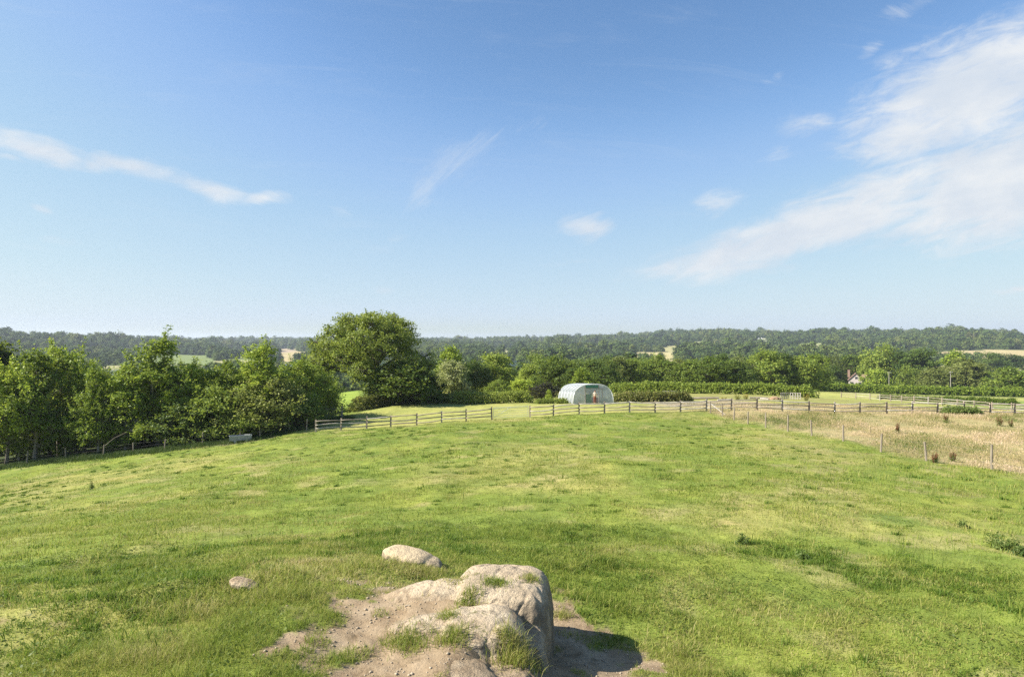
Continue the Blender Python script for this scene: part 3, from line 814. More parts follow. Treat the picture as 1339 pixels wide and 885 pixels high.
def make_tree(name, h, lobes, clumps, k, sig, size, seed, trunk_r=.2, shoots=0, bark=BARK, leaf='mid', stems=1, bare=0, inner=.3, lean=(0, 0), shoot_len=1.3, limb=True, flat=.7, jitter=.75):
    """lobes: (x, y, z, rx, ry, rz) boughs of the crown; returns (trunk mesh, crown mesh)"""
    rng = np.random.default_rng(seed); rd = random.Random(seed)
    L = np.array(lobes, float)
    area = (L[:, 3] * L[:, 4] + L[:, 3] * L[:, 5] + L[:, 4] * L[:, 5])
    pick = rng.choice(len(L), clumps, p=area / area.sum())
    u = unit(rng.normal(size=(clumps, 3)) + np.array([0, 0, .25]))
    f = 1 - inner * rng.random(clumps) ** 1.6 * 1.5
    f *= 1 + .16 * (fbm3(u * 2.2 + pick[:, None] * 3.1, 1.0, 2, seed) - .45)
    C = L[pick, :3] + u * L[pick, 3:6] * f[:, None]
    ok = C[:, 2] > h * .04
    C, u, pick = C[ok], u[ok], pick[ok]
    sz = sig * (.6 + .8 * rng.random(len(C)))
    # drop clumps in a noise field so that sky shows through
    gap = fbm3(C, h * .16, 2, seed + 40)
    keep = gap > .36
    C, u, pick, sz = C[keep], u[keep], pick[keep], sz[keep]
    V, Q = leaf_quads(C, u, k, sz, size, rng, flat, jitter=jitter)
    parts = [(V, Q, None)]
    tb = MB()
    if shoots:
        i = rng.choice(len(C), shoots)
        cc = []; dd = []
        for q in i:
            dirv = Vector(u[q]) * .6 + Vector((rd.uniform(-.25, .25), rd.uniform(-.25, .25), 1.0)); dirv.normalize()
            p0 = Vector(C[q]); ln = shoot_len * rd.uniform(.5, 1.2)
            for s in range(6):
                cc.append(p0 + dirv * ln * s / 5); dd.append(dirv)
            tb.tube([p0 - dirv * .3, p0 + dirv * ln], [.02, .006], 4, False)
        V2, Q2 = leaf_quads(np.array([c[:] for c in cc]), np.array([c[:] for c in dd]), max(4, k // 5), sig * .38, size * .9, rng, 1.0)
        parts.append((V2, Q2, None))
    for s in range(stems):
        off = Vector((rd.uniform(-.4, .4), rd.uniform(-.4, .4), 0)) * (0 if stems == 1 else 1)
        top = Vector((lean[0], lean[1], h * .72)) + off * 2
        pts = []; rads = []
        for i in range(9):
            t = i / 8
            p = off.lerp(top, t) + Vector((math.sin(t * 5 + s) * .12, math.cos(t * 4 + seed) * .12, 0)) * (h / 10) * (t > 0)
            p.z -= .25 if i == 0 else 0
            pts.append(p); rads.append(trunk_r * (1.35 if i == 0 else 1.0) * (1 - .85 * t) / (1 if stems == 1 else 1.25))
        tb.tube(pts, rads, 9)
        if limb:
            for j, lb in enumerate(L):
                if j % stems != s: continue
                c = Vector(lb[:3]); hgt = max(.14, min(.75, (c.z - .25 * (Vector((c.x, c.y, 0)).length + .3)) / (h * .72) * .8))
                kk = hgt * 8; i0 = int(kk); a = pts[i0].lerp(pts[min(i0 + 1, 8)], kk - i0)
                r0 = max(.025, rads[i0] * .62)
                m1 = a.lerp(c, .5) + Vector((rd.uniform(-.1, .1), rd.uniform(-.1, .1), .08)) * (c - a).length
                tb.tube([a, m1, c], [r0, r0 * .65, r0 * .35], 6)
                idx = np.where(pick == j)[0]
                for q in idx[:14 if h > 6 else 7]:
                    e = Vector(C[q]); m2 = c.lerp(e, .55) + Vector((0, 0, .06 * (e - c).length))
                    tb.tube([c, m2, e], [r0 * .3, r0 * .2, .01], 4, False)
    for b in range(bare):  # bare low branches
        a = rd.uniform(0, 2 * PI); z0 = h * rd.uniform(.1, .26); ln = rd.uniform(.9, 2.2)
        p0 = Vector((0, 0, z0)); p1 = p0 + Vector((math.cos(a) * ln * .5, math.sin(a) * ln * .5, ln * rd.uniform(.15, .4))); p2 = p1 + Vector((math.cos(a + .3) * ln * .5, math.sin(a + .3) * ln * .5, ln * rd.uniform(.05, .35)))
        tb.tube([p0, p1, p2], [.045, .03, .008], 5, False)
        for _ in range(2):
            p3 = p1 + Vector((rd.uniform(-.6, .6), rd.uniform(-.6, .6), rd.uniform(.1, .5))); tb.tube([p1, p3], [.018, .005], 4, False)
    V, Q, _ = join_parts(parts)
    cm = mesh_arrays(name + '_crown', V, Q); cm.materials.append(LEAF[leaf])
    tm = tb.mesh(name + '_trunk', True); tm.materials.append(bark)
    return tm, cm

def lobes_round(h, w, n, seed, base=.2, top=1.0, squash=1.0):
    rd = random.Random(seed); out = []
    z0, z1 = h * base, h * top
    out.append((0, 0, (z0 + z1) / 2, w * .3, w * .3, (z1 - z0) * .42))
    for i in range(n):
        t = (i + .5) / n
        a = i * 2.39996 + rd.uniform(-.4, .4)
        zz = z0 + (z1 - z0) * (.12 + .74 * t)
        prof = math.sin(PI * min(1, max(.0, (.22 + .74 * t)))) ** .7
        rr = w * .5 * prof * rd.uniform(.5, .72)
        s = w * rd.uniform(.17, .27) * (1.1 - .35 * t)
        out.append((math.cos(a) * rr, math.sin(a) * rr, zz, s * 1.1, s * 1.1, s * .85 * squash))
    out.append((rd.uniform(-.05, .05) * w, rd.uniform(-.05, .05) * w, z1 - h * .13, w * .2, w * .2, h * .13))
    return out

def lobes_upright(h, w, n, seed, base=.22):
    rd = random.Random(seed); out = []
    for i in range(n):
        t = (i + .5) / n; a = i * 2.39996 + rd.uniform(-.5, .5)
        zz = h * (base + (.93 - base) * t)
        rr = w * .5 * (1 - t) ** .75 * rd.uniform(.35, .75) + .1
        s = w * .23 * (1.05 - .62 * t) * rd.uniform(.8, 1.2)
        out.append((math.cos(a) * rr, math.sin(a) * rr, zz, s, s, s * 1.35))
    return out

PROTO = {}
def proto(key, *a, **k):
    tm, cm = make_tree(key, *a, **k)
    z = np.empty(len(cm.vertices) * 3, np.float32); cm.vertices.foreach_get('co', z)
    PROTO[key] = ((tm, cm), float(np.percentile(z[2::3], 99.7)))   # true height of the crown
# near woodland edge on the left (about 60 m away)
proto('ash_a', 10.5, lobes_upright(10.5, 7.2, 20, 1), 440, 44, .26, .125, 101, .16, 90, BARK_P, 'fresh', bare=9, inner=.4)
proto('ash_b', 10.0, lobes_round(10.0, 7.6, 16, 2, .24), 430, 44, .27, .125, 102, .17, 110, BARK, 'fresh', bare=5, inner=.4)
proto('ash_c', 11.0, lobes_upright(11.0, 6.6, 18, 3, .2), 420, 44, .25, .125, 103, .15, 120, BARK_P, 'fresh', bare=7, inner=.4, shoot_len=1.6)
proto('thorn_a', 6.0, lobes_round(6.0, 6.6, 14, 4, .06), 420, 32, .3, .12, 104, .14, 60, BARK_D, 'mid', stems=3, shoot_len=.9)
proto('thorn_b', 4.6, lobes_round(4.6, 6.0, 12, 5, .05), 380, 32, .28, .12, 105, .12, 50, BARK_D, 'mid', stems=4, shoot_len=.8)
# the oak
rdk = random.Random(5)
oak_lobes = [(0, 0, 8.6, 4.6, 4.2, 4.2)]
for i in range(26):
    a = i * 2.39996; t = i / 25
    z = 4.6 + 7.6 * t; w = 7.9 * math.sqrt(max(.05, 1 - ((z - 5.6) / 8.2) ** 2))
    rr = w * rdk.uniform(.62, .9); s = rdk.uniform(1.5, 2.3)
    if z < 6.2 and math.cos(a) * rr < -1 and math.cos(a) * rr > -6: z += 1.6
    oak_lobes.append((math.cos(a) * rr, math.sin(a) * rr, z, s * 1.15, s * 1.15, s * .8))
oak_lobes += [(.5, 0, 12.6, 2.0, 2, 1.1), (-2.4, .4, 11.8, 1.9, 1.8, 1.1), (3.0, 0, 11.6, 1.9, 1.8, 1.1), (-6.6, -.5, 8.2, 1.7, 1.7, 1.5), (7.4, 0, 7.0, 1.7, 1.7, 1.6), (7.6, -1, 4.4, 1.6, 1.6, 1.6), (8.4, 0, 5.6, 1.4, 1.4, 1.3), (-8.0, 0, 9.2, 1.2, 1.2, 1.0), (-7.9, 0, 6.6, 1.3, 1.3, 1.2), (-6.8, 0, 5.2, 1.6, 1.6, 1.4)]
proto('oak', 13.6, oak_lobes, 1500, 38, .34, .15, 106, .55, 120, BARK_D, 'oak', inner=.35, lean=(.3, 0), shoot_len=.8, flat=.6)
# mid-distance belt (100 to 250 m)
proto('round_a', 10, lobes_round(10, 9, 15, 11, .1), 430, 22, .42, .24, 111, .22, 0, BARK_D, 'mid')
proto('round_b', 10, lobes_round(10, 9, 12, 12, .08, squash=1.2), 430, 22, .42, .24, 112, .22, 0, BARK_D, 'mid')
proto('round_c', 10, lobes_round(10, 9, 18, 13, .12), 430, 22, .4, .24, 113, .22, 20, BARK_D, 'mid', shoot_len=.7)
proto('tall_a', 10, lobes_upright(10, 7.5, 16, 14, .12), 420, 22, .4, .23, 114, .2, 30, BARK_D, 'mid', shoot_len=.8)
proto('bush_a', 4, lobes_round(4, 5, 11, 15, .02), 300, 22, .22, .14, 115, .08, 20, BARK_D, 'mid', stems=3, shoot_len=.4)
proto('bush_b', 4, lobes_round(4, 5.4, 13, 16, .02), 300, 22, .2, .13, 116, .08, 30, BARK_D, 'mid', stems=3, shoot_len=.5)
WID = {'ash_a': 7.2, 'ash_b': 7.6, 'ash_c': 6.6, 'thorn_a': 6.6, 'thorn_b': 6.0, 'oak': 17.4, 'round_a': 9, 'round_b': 9, 'round_c': 9, 'tall_a': 7.5, 'bush_a': 5, 'bush_b': 5.4}
SEED = {}
def place_tree(key, name, label, cat, x, y, h, w, rot, leaf=None, group=None, sink=.05):
    (tm, cm), hp = PROTO[key]
    r = thing(name, label, cat, (x, y, h1(x, y) - sink), rot, group)
    s = (w / WID[key], w / WID[key], h / hp)
    t = link('trunk', tm, None, r); c = link('crown', cm, None, r)
    t.scale = s; c.scale = s
    if leaf and leaf != cm.materials[0].name:
        c.material_slots[0].link = 'OBJECT'; c.material_slots[0].material = LEAF[leaf]
    return r

def tree_px(key, name, label, cat, px, top, wpx, d, leaf=None, group=None, rot=None):
    x = (px - CX) / F * d
    zt = CAMZ - (top - CY) / F * d
    h = max(1.0, zt - h1(x, d)); w = wpx / F * d
    return place_tree(key, name, label, cat, x, d, h, w, random.uniform(0, 6.28) if rot is None else rot, leaf, group)

GL = 'trees of the woodland edge on the left'
for a in (('ash_b', 'broad light green tree at the far left edge, beside the dark tall tree', 8, 468, 105, 58, 'fresh'),
          ('ash_a', 'light green tree with bare grey low branches at the left end of the wood', 45, 458, 115, 59.5, 'fresh'),
          ('ash_b', 'rounded bright green tree with sunlit top, second in from the left end', 78, 447, 110, 63, 'fresh'),
          ('ash_c', 'thin green tree in the dip left of the tallest pointed tree', 128, 476, 75, 59, 'fresh'),
          ('ash_a', 'bushy green tree close behind the leaning pole', 165, 478, 85, 59.5, 'fresh'),
          ('ash_c', 'tallest pointed tree with a feathery leader in the left wood', 205, 436, 118, 61.5, 'fresh'),
          ('ash_b', 'lower green tree just right of the tallest pointed tree', 250, 470, 95, 63, 'fresh'),
          ('ash_c', 'spiky fresh green tree behind the water trough', 340, 446, 110, 64, 'fresh'),
          ('ash_b', 'rounded green tree left of the big oak, above the thorn scrub', 392, 466, 90, 69, 'fresh'),
          ('ash_a', 'small light green tree between the trough tree and the tall pointed tree', 296, 472, 80, 63, 'fresh')):
    tree_px(a[0], 'tree', a[1], 'tree', a[2], a[3], a[4], a[5], a[6], GL)
tree_px('round_b', 'tree', 'dark tall tree rising at the left edge behind the wood', 'tree', -8, 446, 90, 68, 'dark', GL)
for i, a in enumerate((('thorn_a', 285, 500, 100, 61.0, 'mid', 'dark leafy thorn bush left of the water trough'),
          ('thorn_b', 245, 525, 90, 60, 'dark', 'low dark thorn bush left along the fence from the trough'),
          ('thorn_a', 350, 492, 110, 62.0, 'olive', 'olive green thorn bush directly behind the water trough'),
          ('thorn_b', 385, 512, 90, 64, 'mid', 'yellow-green thorn bush at the corner before the oak'),
          ('thorn_a', 415, 488, 70, 72, 'mid', 'dark thorn bush by the shaded gate, left of the lane'),
          ('thorn_b', 322, 530, 80, 60.6, 'mid', 'low sunlit thorn bush overhanging the fence beside the trough'),
          ('thorn_a', 424, 490, 40, 80, 'dark', 'dark upright thorn at the left side of the lane opening'))):
    tree_px(a[0], 'thorn_bush', a[6], 'bush', a[1], a[2], a[3], a[4], a[5], 'thorn bushes along the woodland edge')
# trees further in behind the edge, only their tops and dark trunks showing
bk = 0
ordn = ['first', 'second', 'third', 'fourth', 'fifth', 'sixth', 'seventh', 'eighth', 'ninth', 'tenth', 'eleventh', 'twelfth', 'thirteenth', 'fourteenth', 'fifteenth', 'sixteenth', 'seventeenth', 'eighteenth', 'nineteenth', 'twentieth', 'twenty-first', 'twenty-second', 'twenty-third', 'twenty-fourth', 'twenty-fifth', 'twenty-sixth', 'twenty-seventh', 'twenty-eighth', 'twenty-ninth', 'thirtieth', 'thirty-first', 'thirty-second', 'thirty-third', 'thirty-fourth', 'thirty-fifth', 'thirty-sixth', 'thirty-seventh', 'thirty-eighth']
for d, pxs in ((67, (-25, 25, 65, 110, 150, 190, 235, 275, 315, 362)), (74, (-10, 45, 100, 145, 185, 225, 268, 312, 355))):
    for px in pxs:
        bk += 1
        k = ('ash_a', 'ash_b', 'ash_c', 'round_a')[bk % 4]
        top = (485 if d < 70 else 487) + random.uniform(-4, 12)
        row = 'first' if d < 70 else 'second'
        tree_px(k, 'tree', '%s tree from the left in the %s hidden row inside the wood' % (ordn[bk - 1 if d < 70 else bk - 11], row), 'tree', px, top, 85 if d < 70 else 80, d, 'mid' if bk % 2 else 'fresh', 'trees inside the left wood')
# the oak and what stands round it
x, y, _ = P(478, 528, 88)
xo = (487 - CX) / F * 88
place_tree('oak', 'oak_tree', 'large spreading oak with a dark trunk beside the lane opening', 'tree', xo, 88, CAMZ - (409 - CY) / F * 88 - h1(xo, 88), 17.6, 0.0)
GB = 'bushes and trees between the oak and the polytunnel'
for a in (('round_c', 'bush', 'big mid green bush under the right side of the oak', 527, 473, 92, 82.5, 'mid'),
          ('bush_b', 'bush', 'smaller green bush against the oak trunk on its right', 497, 480, 46, 81.5, 'mid'),
          ('bush_a', 'bush', 'dark green bush filling the gap right of the big oak bush', 562, 488, 40, 86, 'dark'),
          ('tall_a', 'tree', 'bright yellow-green tree topping the pale bush right of the oak', 590, 453, 55, 108, 'fresh'),
          ('bush_a', 'bush', 'pale silvery green rounded bush right of the oak', 592, 471, 58, 103, 'pale'),
          ('round_a', 'tree', 'dark rounded tree behind the pale silvery bush', 622, 470, 44, 112, 'dark'),
          ('round_b', 'tree', 'broad dark green tree with two domes left of the lake glimpse', 645, 462, 62, 118, 'mid'),
          ('bush_b', 'bush', 'low bright bush above the left hedge, first right of the pale bush', 652, 496, 36, 97, 'mid'),
          ('bush_a', 'bush', 'low green bush above the left hedge below the lake glimpse', 682, 495, 40, 97, 'fresh'),
          ('bush_b', 'bush', 'dark purple-leaved bush left of the polytunnel', 712, 500, 50, 93, 'purple'),
          ('bush_a', 'bush', 'green bush behind the purple-leaved bush', 700, 492, 34, 104, 'mid')):
    tree_px(a[0], a[1], a[2], a[1], a[3], a[4], a[5], a[6], a[7], GB)
tree_px('tall_a', 'sapling', 'small bright sapling standing beside the polytunnel', 'sapling', 718, 509, 13, 85, 'fresh')
# belt of trees behind hedge, left to right
GT = 'belt of trees across the middle distance'
belt = [('round_a', 692, 476, 42, 128, 'mid'), ('round_b', 708, 468, 40, 135, 'mid'), ('round_a', 730, 465, 56, 122, 'mid'), ('round_c', 752, 478, 40, 118, 'dark'),
        ('tall_a', 762, 481, 40, 108, 'fresh'), ('round_b', 775, 470, 44, 140, 'dark'), ('round_a', 795, 472, 46, 138, 'dark'), ('round_c', 808, 466, 40, 156, 'olive'),
        ('round_b', 828, 469, 46, 158, 'mid'), ('round_a', 856, 464, 52, 164, 'mid'), ('round_c', 880, 473, 46, 160, 'mid'), ('round_b', 903, 472, 50, 158, 'mid'),
        ('round_a', 932, 466, 60, 156, 'mid'), ('round_c', 962, 470, 50, 158, 'dark'), ('tall_a', 975, 474, 36, 170, 'olive'), ('round_b', 1003, 458, 58, 172, 'mid'),
        ('round_c', 1028, 462, 46, 176, 'dark'), ('round_a', 1050, 465, 46, 174, 'mid'), ('round_b', 1066, 463, 44, 184, 'mid'), ('round_a', 1088, 466, 48, 290, 'olive'),
        ('round_c', 1112, 464, 46, 300, 'mid')]
hints = {0: 'green tree right beside the lake glimpse', 2: 'big rounded tree behind the left end of the polytunnel', 4: 'bright yellow-green feathery tree just behind the polytunnel roof', 12: 'broad heavy tree at the middle of the belt above the clipped hedge',
         15: 'tallest dark-domed tree in the belt, towards its right end', 14: 'olive brown thin tree in a dark gap of the belt', 7: 'olive green tree rising behind the right end of the polytunnel'}
for i, b in enumerate(belt):
    lab = hints.get(i, '%s %s tree from the left in the belt behind the polytunnel and hedge' % (ordn[i], {'mid': 'green', 'dark': 'dark', 'olive': 'olive', 'fresh': 'bright'}[b[5]]))
    tree_px(b[0], 'tree', lab, 'tree', b[1], b[2], b[3], b[4], b[5], GT)
# farther row, only tops showing
GT2 = 'farther row of trees behind the belt'
i = 0
for px in range(604, 1062, 19):
    if 664 < px < 684: continue
    pj = px + random.uniform(-5, 5); d = random.uniform(195, 250)
    if px < 690: d = random.uniform(150, 190)
    top = random.uniform(462, 472) if px > 690 else random.uniform(470, 478)
    if 735 < px < 765 or 820 < px < 890: top = max(top, 470)
    tree_px(('round_a', 'round_b', 'round_c')[i % 3], 'tree', '%s tree from the left in the farther row showing above the belt' % ordn[i], 'tree', pj, top, random.uniform(34, 46), d, ('mid', 'dark', 'olive', 'mid')[i % 4], GT2)
    i += 1
GR = 'trees and bushes round the cottage on the right'
for a in (('round_b', 'tree', 'tall green tree behind the cottage chimney', 1130, 462, 46, 300, 'mid'), ('round_a', 'tree', 'tall broad tree right behind the cottage, with a light top', 1155, 452, 58, 285, 'mid'),
          ('round_c', 'tree', 'dark rounded tree between the two tall trees right of the cottage', 1178, 460, 48, 280, 'dark'), ('round_b', 'tree', 'large dark dome-shaped tree above the first utility pole', 1206, 456, 60, 275, 'dark'),
          ('bush_a', 'bush', 'bright green rounded bush right beside the cottage', 1145, 482, 36, 240, 'fresh'), ('bush_b', 'bush', 'light green bush beneath the dark dome-shaped tree', 1187, 477, 34, 255, 'mid'),
          ('bush_a', 'bush', 'grey-green bush left of the second utility pole', 1222, 481, 50, 238, 'olive'), ('tall_a', 'tree', 'light-topped tree behind the second utility pole', 1248, 459, 52, 260, 'fresh'),
          ('round_c', 'tree', 'wide dull green bushy tree right of the second utility pole', 1262, 469, 62, 238, 'olive'), ('bush_b', 'bush', 'big rounded dark bush at the right edge above the hedge', 1320, 480, 66, 205, 'mid'),
          ('round_b', 'tree', 'far dark tree at the left end of the right-hand green field', 1296, 461, 40, 480, 'dark'), ('round_a', 'tree', 'far rounded tree in the hedge line at the right edge', 1318, 463, 44, 500, 'dark'),
          ('round_a', 'tree', 'dark tree left of the cottage, above the hedge end', 1088, 478, 34, 275, 'dark'), ('round_c', 'tree', 'olive tree close left of the cottage', 1071, 482, 40, 235, 'mid')):
    tree_px(a[0], a[1], a[2], a[1], a[3], a[4], a[5], a[6], a[7], GR)

# ---------------------------------------------------------------- hedges
def hedge(label, pts, h, w, dens, size, leaf, seed, group='hedges', rough=.25, name='hedge'):
    rng = np.random.default_rng(seed)
    pts = np.array(pts, float); seg = np.hypot(*np.diff(pts, axis=0).T); cum = np.concatenate([[0], np.cumsum(seg)])
    n = int(cum[-1] * dens)
    s = rng.random(n) * cum[-1]
    cx = np.interp(s, cum, pts[:, 0]); cy = np.interp(s, cum, pts[:, 1])
    k = np.clip(np.searchsorted(cum, s) - 1, 0, len(seg) - 1)
    tx = np.diff(pts[:, 0])[k] / seg[k]; ty = np.diff(pts[:, 1])[k] / seg[k]
    endf = np.minimum(1, np.minimum(s, cum[-1] - s) / (h * .7) + .25)
    hh = h * (1 - rough / 2 + rough * fbm(s, s * 0, h * 1.3, 3, seed)) * endf
    a = rng.random(n) * PI
    rad = .78 + .25 * rng.random(n)
    ox = np.cos(a) * np.abs(np.cos(a)) ** -.35 * rad * w / 2 * (.75 + .5 * fbm(s, s * 0 + 3, 1.7, 2, seed + 1)); oz = np.sin(a) ** .7 * rad * hh
    X = cx - ty * ox; Y = cy + tx * ox; G = H(X, Y)
    C = np.stack([X, Y, G + oz], 1)
    D = unit(np.stack([-ty * np.cos(a), tx * np.cos(a), np.sin(a)], 1))
    org = np.array([pts[:, 0].mean(), pts[:, 1].mean(), h1(pts[:, 0].mean(), pts[:, 1].mean())])
    V, Q = leaf_quads(C - org, D, 13, size * 1.3, size, rng, .8, .3)
    # woody core so that the middle is closed
    V2, Q2 = leaf_quads(np.stack([cx, cy, H(cx, cy) + hh * .45 * rng.random(n) * 1.6], 1) - org, D, 4, w * .2, size * 1.6, rng, 1.0)
    V, Q, _ = join_parts([(V, Q, None), (V2, Q2, None)])
    o = link(name, mesh_arrays('hedge', V, Q), LEAF[leaf]); o.location = org
    return tag(o, label, 'hedge', group)
def XY(px, d): return ((px - CX) / F * d, d)
hedge('bramble hedge curving from the lane opening beneath the oak', [XY(460, 77), XY(478, 79), XY(510, 82), XY(545, 85)], 1.7, 2.0, 40, .11, 'bramble', 201)
hedge('low green hedge behind the mown grass right of the oak', [XY(520, 84.5), XY(560, 86), XY(600, 87)], 1.3, 1.6, 34, .11, 'hedge', 202)
hedge('dense tall-grass hedge left of the polytunnel', [XY(588, 86), XY(640, 86), XY(694, 86)], 1.55, 1.8, 44, .11, 'hedge', 203)
hedge('low scrub row right of the polytunnel, nearer than the clipped hedge', [XY(802, 87), XY(850, 87), XY(902, 88)], 1.35, 1.8, 36, .12, 'bramble', 204)
hedge('long clipped hedge in front of the belt of trees', [XY(796, 116), XY(860, 113), XY(940, 110), XY(1010, 108), XY(1066, 106)], 1.9, 2.2, 38, .14, 'mid', 205, rough=.35)
hedge('long leafy hedge below the cottage and the utility poles', [XY(1062, 205), XY(1110, 210), XY(1200, 205), XY(1290, 200), XY(1400, 196)], 2.4, 3.6, 44, .24, 'fresh', 206, rough=.5)
hedge('dark low hedge behind the second rail fence on the right', [XY(1150, 128), XY(1190, 122), XY(1240, 114), XY(1290, 108), XY(1330, 103)], 1.0, 1.3, 34, .11, 'mid', 207, rough=.6)
hedge('green clump of nettles growing through the rail fence', [XY(1232, 61.6), XY(1255, 61.4), XY(1280, 61.6)], .75, 1.1, 60, .07, 'thistle', 208, group=None, name='nettle_patch')
hedge('hedge in the distance bounding the right-hand green field', [XY(1200, 420), XY(1290, 430), XY(1400, 440)], 4, 4, 10, .4, 'dark', 209)
hedge('dark understorey hedge deep inside the left wood', [(-95, 84), (-60, 82), (-40, 82), (-28, 84)], 4.2, 3.0, 16, .3, 'dark', 211)
hedge('low green weeds beside the polytunnel wall', [XY(700, 82.5), XY(728, 82.5), XY(742, 82)], .6, 1.0, 36, .08, 'hedge', 210)

# ---------------------------------------------------------------- fences
def post_mesh(rd, h, r, round_=False):
    b = MB()
    if round_:
        b.tube([(0, 0, -.35), (rd.uniform(-.015, .015), 0, h * .5), (rd.uniform(-.03, .03), rd.uniform(-.03, .03), h)], [r * 1.05, r, r * .92], 9)
    else:
        b.box((0, 0, h / 2 - .18), (r * 2, r * 1.7, h + .36), Euler((rd.uniform(-.03, .03), rd.uniform(-.03, .03), rd.uniform(-.1, .1))).to_matrix(), .93)
    return b

def rail_fence(label, posts, heights, rails=3, h=1.22, seed=1, extra_end=False, mat_post=WOOD):
    rd = random.Random(seed)
    ox, oy = posts[0]; oz = h1(ox, oy)
    f = thing('rail_fence', label, 'fence', (ox, oy, oz))
    for (x, y) in posts:
        o = post_mesh(rd, h * rd.uniform(.96, 1.05), .075).build('post', mat_post if rd.random() < .75 else WOOD_G, f)
        o.location = (x - ox, y - oy, h1(x, y) - oz)
    for (a, b) in zip(posts, posts[1:]):
        for k in range(rails):
            z = heights[k]
            m = MB(); pts = []; rads = []
            sag = rd.uniform(-.06, .04); tw = rd.uniform(-.05, .05)
            e0, e1 = rd.uniform(-.05, .05), rd.uniform(-.05, .05)
            for i in range(6):
                t = i / 5
                x = a[0] + (b[0] - a[0]) * t; y = a[1] + (b[1] - a[1]) * t
                gz = h1(*a) * (1 - t) + h1(*b) * t
                pts.append((x - ox, y - oy + tw * math.sin(PI * t) - .085, gz - oz + z + e0 * (1 - t) + e1 * t + sag * math.sin(PI * t) + rd.uniform(-.015, .015)))
                rads.append(rd.uniform(.046, .066))
            m.tube(pts, rads, 6)
            m.build('rail', RAIL if rd.random() < .7 else WOOD_G, f, True)
    return f
fpx_left = [413, 446, 479.5, 511, 545, 577.5, 609.5, 643]
def on_rail(px):
    t = (px - CX) / F; y = 61.0
    for _ in range(12): y = float(rail_y(t * y))
    return (t * y, y)
fpx_right = [693, 723.7, 757.3, 790.5, 823.3, 856.7, 890, 924, 956.5, 990, 1023, 1058, 1091.6, 1124.7, 1159.5, 1193, 1226, 1260.5, 1295, 1327, 1362]
rail_fence('wooden post and rail fence left of the field gate', [on_rail(p) for p in fpx_left], (.32, .66, 1.02), seed=3)
rail_fence('long wooden post and rail fence right of the field gate', [on_rail(p) for p in fpx_right], (.32, .66, 1.02), seed=4)
p2 = [1100, 1119, 1137.6, 1150.5, 1164.5, 1179, 1195.5, 1214, 1232, 1252, 1274, 1297.5, 1323, 1352]
rail_fence('second wooden rail fence running back towards the pale field', [((p - CX) / F * (70 * F / (p - CX)), 70 * F / (p - CX)) for p in p2], (.35, .72, 1.1), seed=5, h=1.3)

def wire_fence(label, posts, h=1.15, seed=1, hs=(.35, .65, .98), matp=POST, leanmax=.065, group=None):
    rd = random.Random(seed)
    ox, oy = posts[0]; oz = h1(ox, oy)
    f = thing('wire_fence', label, 'fence', (ox, oy, oz))
    for (x, y) in posts:
        o = post_mesh(rd, h * rd.uniform(.9, 1.1), .06, True).build('post', matp, f, False)
        o.location = (x - ox, y - oy, h1(x, y) - oz); o.rotation_euler = (rd.uniform(-leanmax, leanmax), rd.uniform(-leanmax, leanmax), 0)
    for z in hs:
        m = MB(); m.tube([(x - ox + .065, y - oy, h1(x, y) - oz + z) for (x, y) in posts], .0035, 4)
        m.build('wire', WIRE, f)
    return f
wy = [28.6, 31.9, 35.85, 39.2, 42.5, 45.7, 48.5, 51.4, 54.0, 56.2, 58.2, 60.4]
wf = wire_fence('post and wire fence dividing the pasture from the dry meadow', [(float(wire_x(y)), y) for y in wy], 1.2, 8)
b = MB(); xa, ya = float(wire_x(60.4)), 60.4
b.tube([(xa - 24 * 0 - float(wire_x(wy[0])), ya - wy[0], h1(xa, ya) - h1(float(wire_x(wy[0])), wy[0]) + .95), (xa + 1.0 - float(wire_x(wy[0])), ya - 1.4 - wy[0], h1(xa + 1.0, ya - 1.4) - h1(float(wire_x(wy[0])), wy[0]) + .02)], .05, 7)
b.build('brace', WOOD_G, wf)
lp = []
for px, py in ((-30, 612), (35.4, 608), (86, 602), (135, 596), (175, 593), (215, 589.5), (265, 583), (313.6, 578), (340.4, 574), (378.5, 565), (401, 560)):
    d = 58.0
    for _ in range(12): d = float(left_y((px - CX) / F * d))
    lp.append(((px - CX) / F * d, d))
lf = wire_fence('old post and wire fence under the trees on the left', lp, 1.15, 9, leanmax=.1, matp=POST)
lx0, ly0 = lp[0]; lz0 = h1(lx0, ly0)
b = MB(); q = lp[3]; b.tube([(q[0] - lx0, q[1] - ly0, h1(*q) - lz0 + .95), (q[0] - lx0 + .9, q[1] - ly0 + .2, h1(*q) - lz0 + 1.75), (q[0] - lx0 + 1.9, q[1] - ly0 + .4, h1(*q) - lz0 + 2.25)], [.03, .026, .02], 6)
b.build('brace', POST, lf)

def gate(label, a, b_, h=1.15, bars=5, matl=GALV):
    ax, ay = a; bx, by = b_; oz = h1(ax, ay)
    L = math.hypot(bx - ax, by - ay); rz = math.atan2(by - ay, bx - ax)
    g = thing('field_gate', label, 'gate', (ax, ay, oz), rz)
    fr = MB(); dz = h1(bx, by) - oz
    fr.tube([(.08, 0, .12), (.08, 0, h)], .024, 8); fr.tube([(L - .08, 0, dz + .12), (L - .08, 0, dz + h)], .024, 8); fr.tube([(.08, 0, h), (L - .08, 0, dz + h)], .024, 8)
    fr.build('frame', matl, g)
    for k in range(bars):
        m = MB(); z = .16 + (h - .28) * (k / (bars - 1)) ** 1.15
        m.tube([(.08, 0, z), (L - .08, 0, dz + z)], .016, 6); m.build('bar', matl, g)
    m = MB(); m.tube([(.1, -.02, .16), (L * .5, -.02, dz * .5 + h)], .014, 6); m.build('brace', matl, g)
    return g
gate('thin galvanised metal field gate set in the middle of the rail fence', on_rail(644.5), on_rail(691.5))
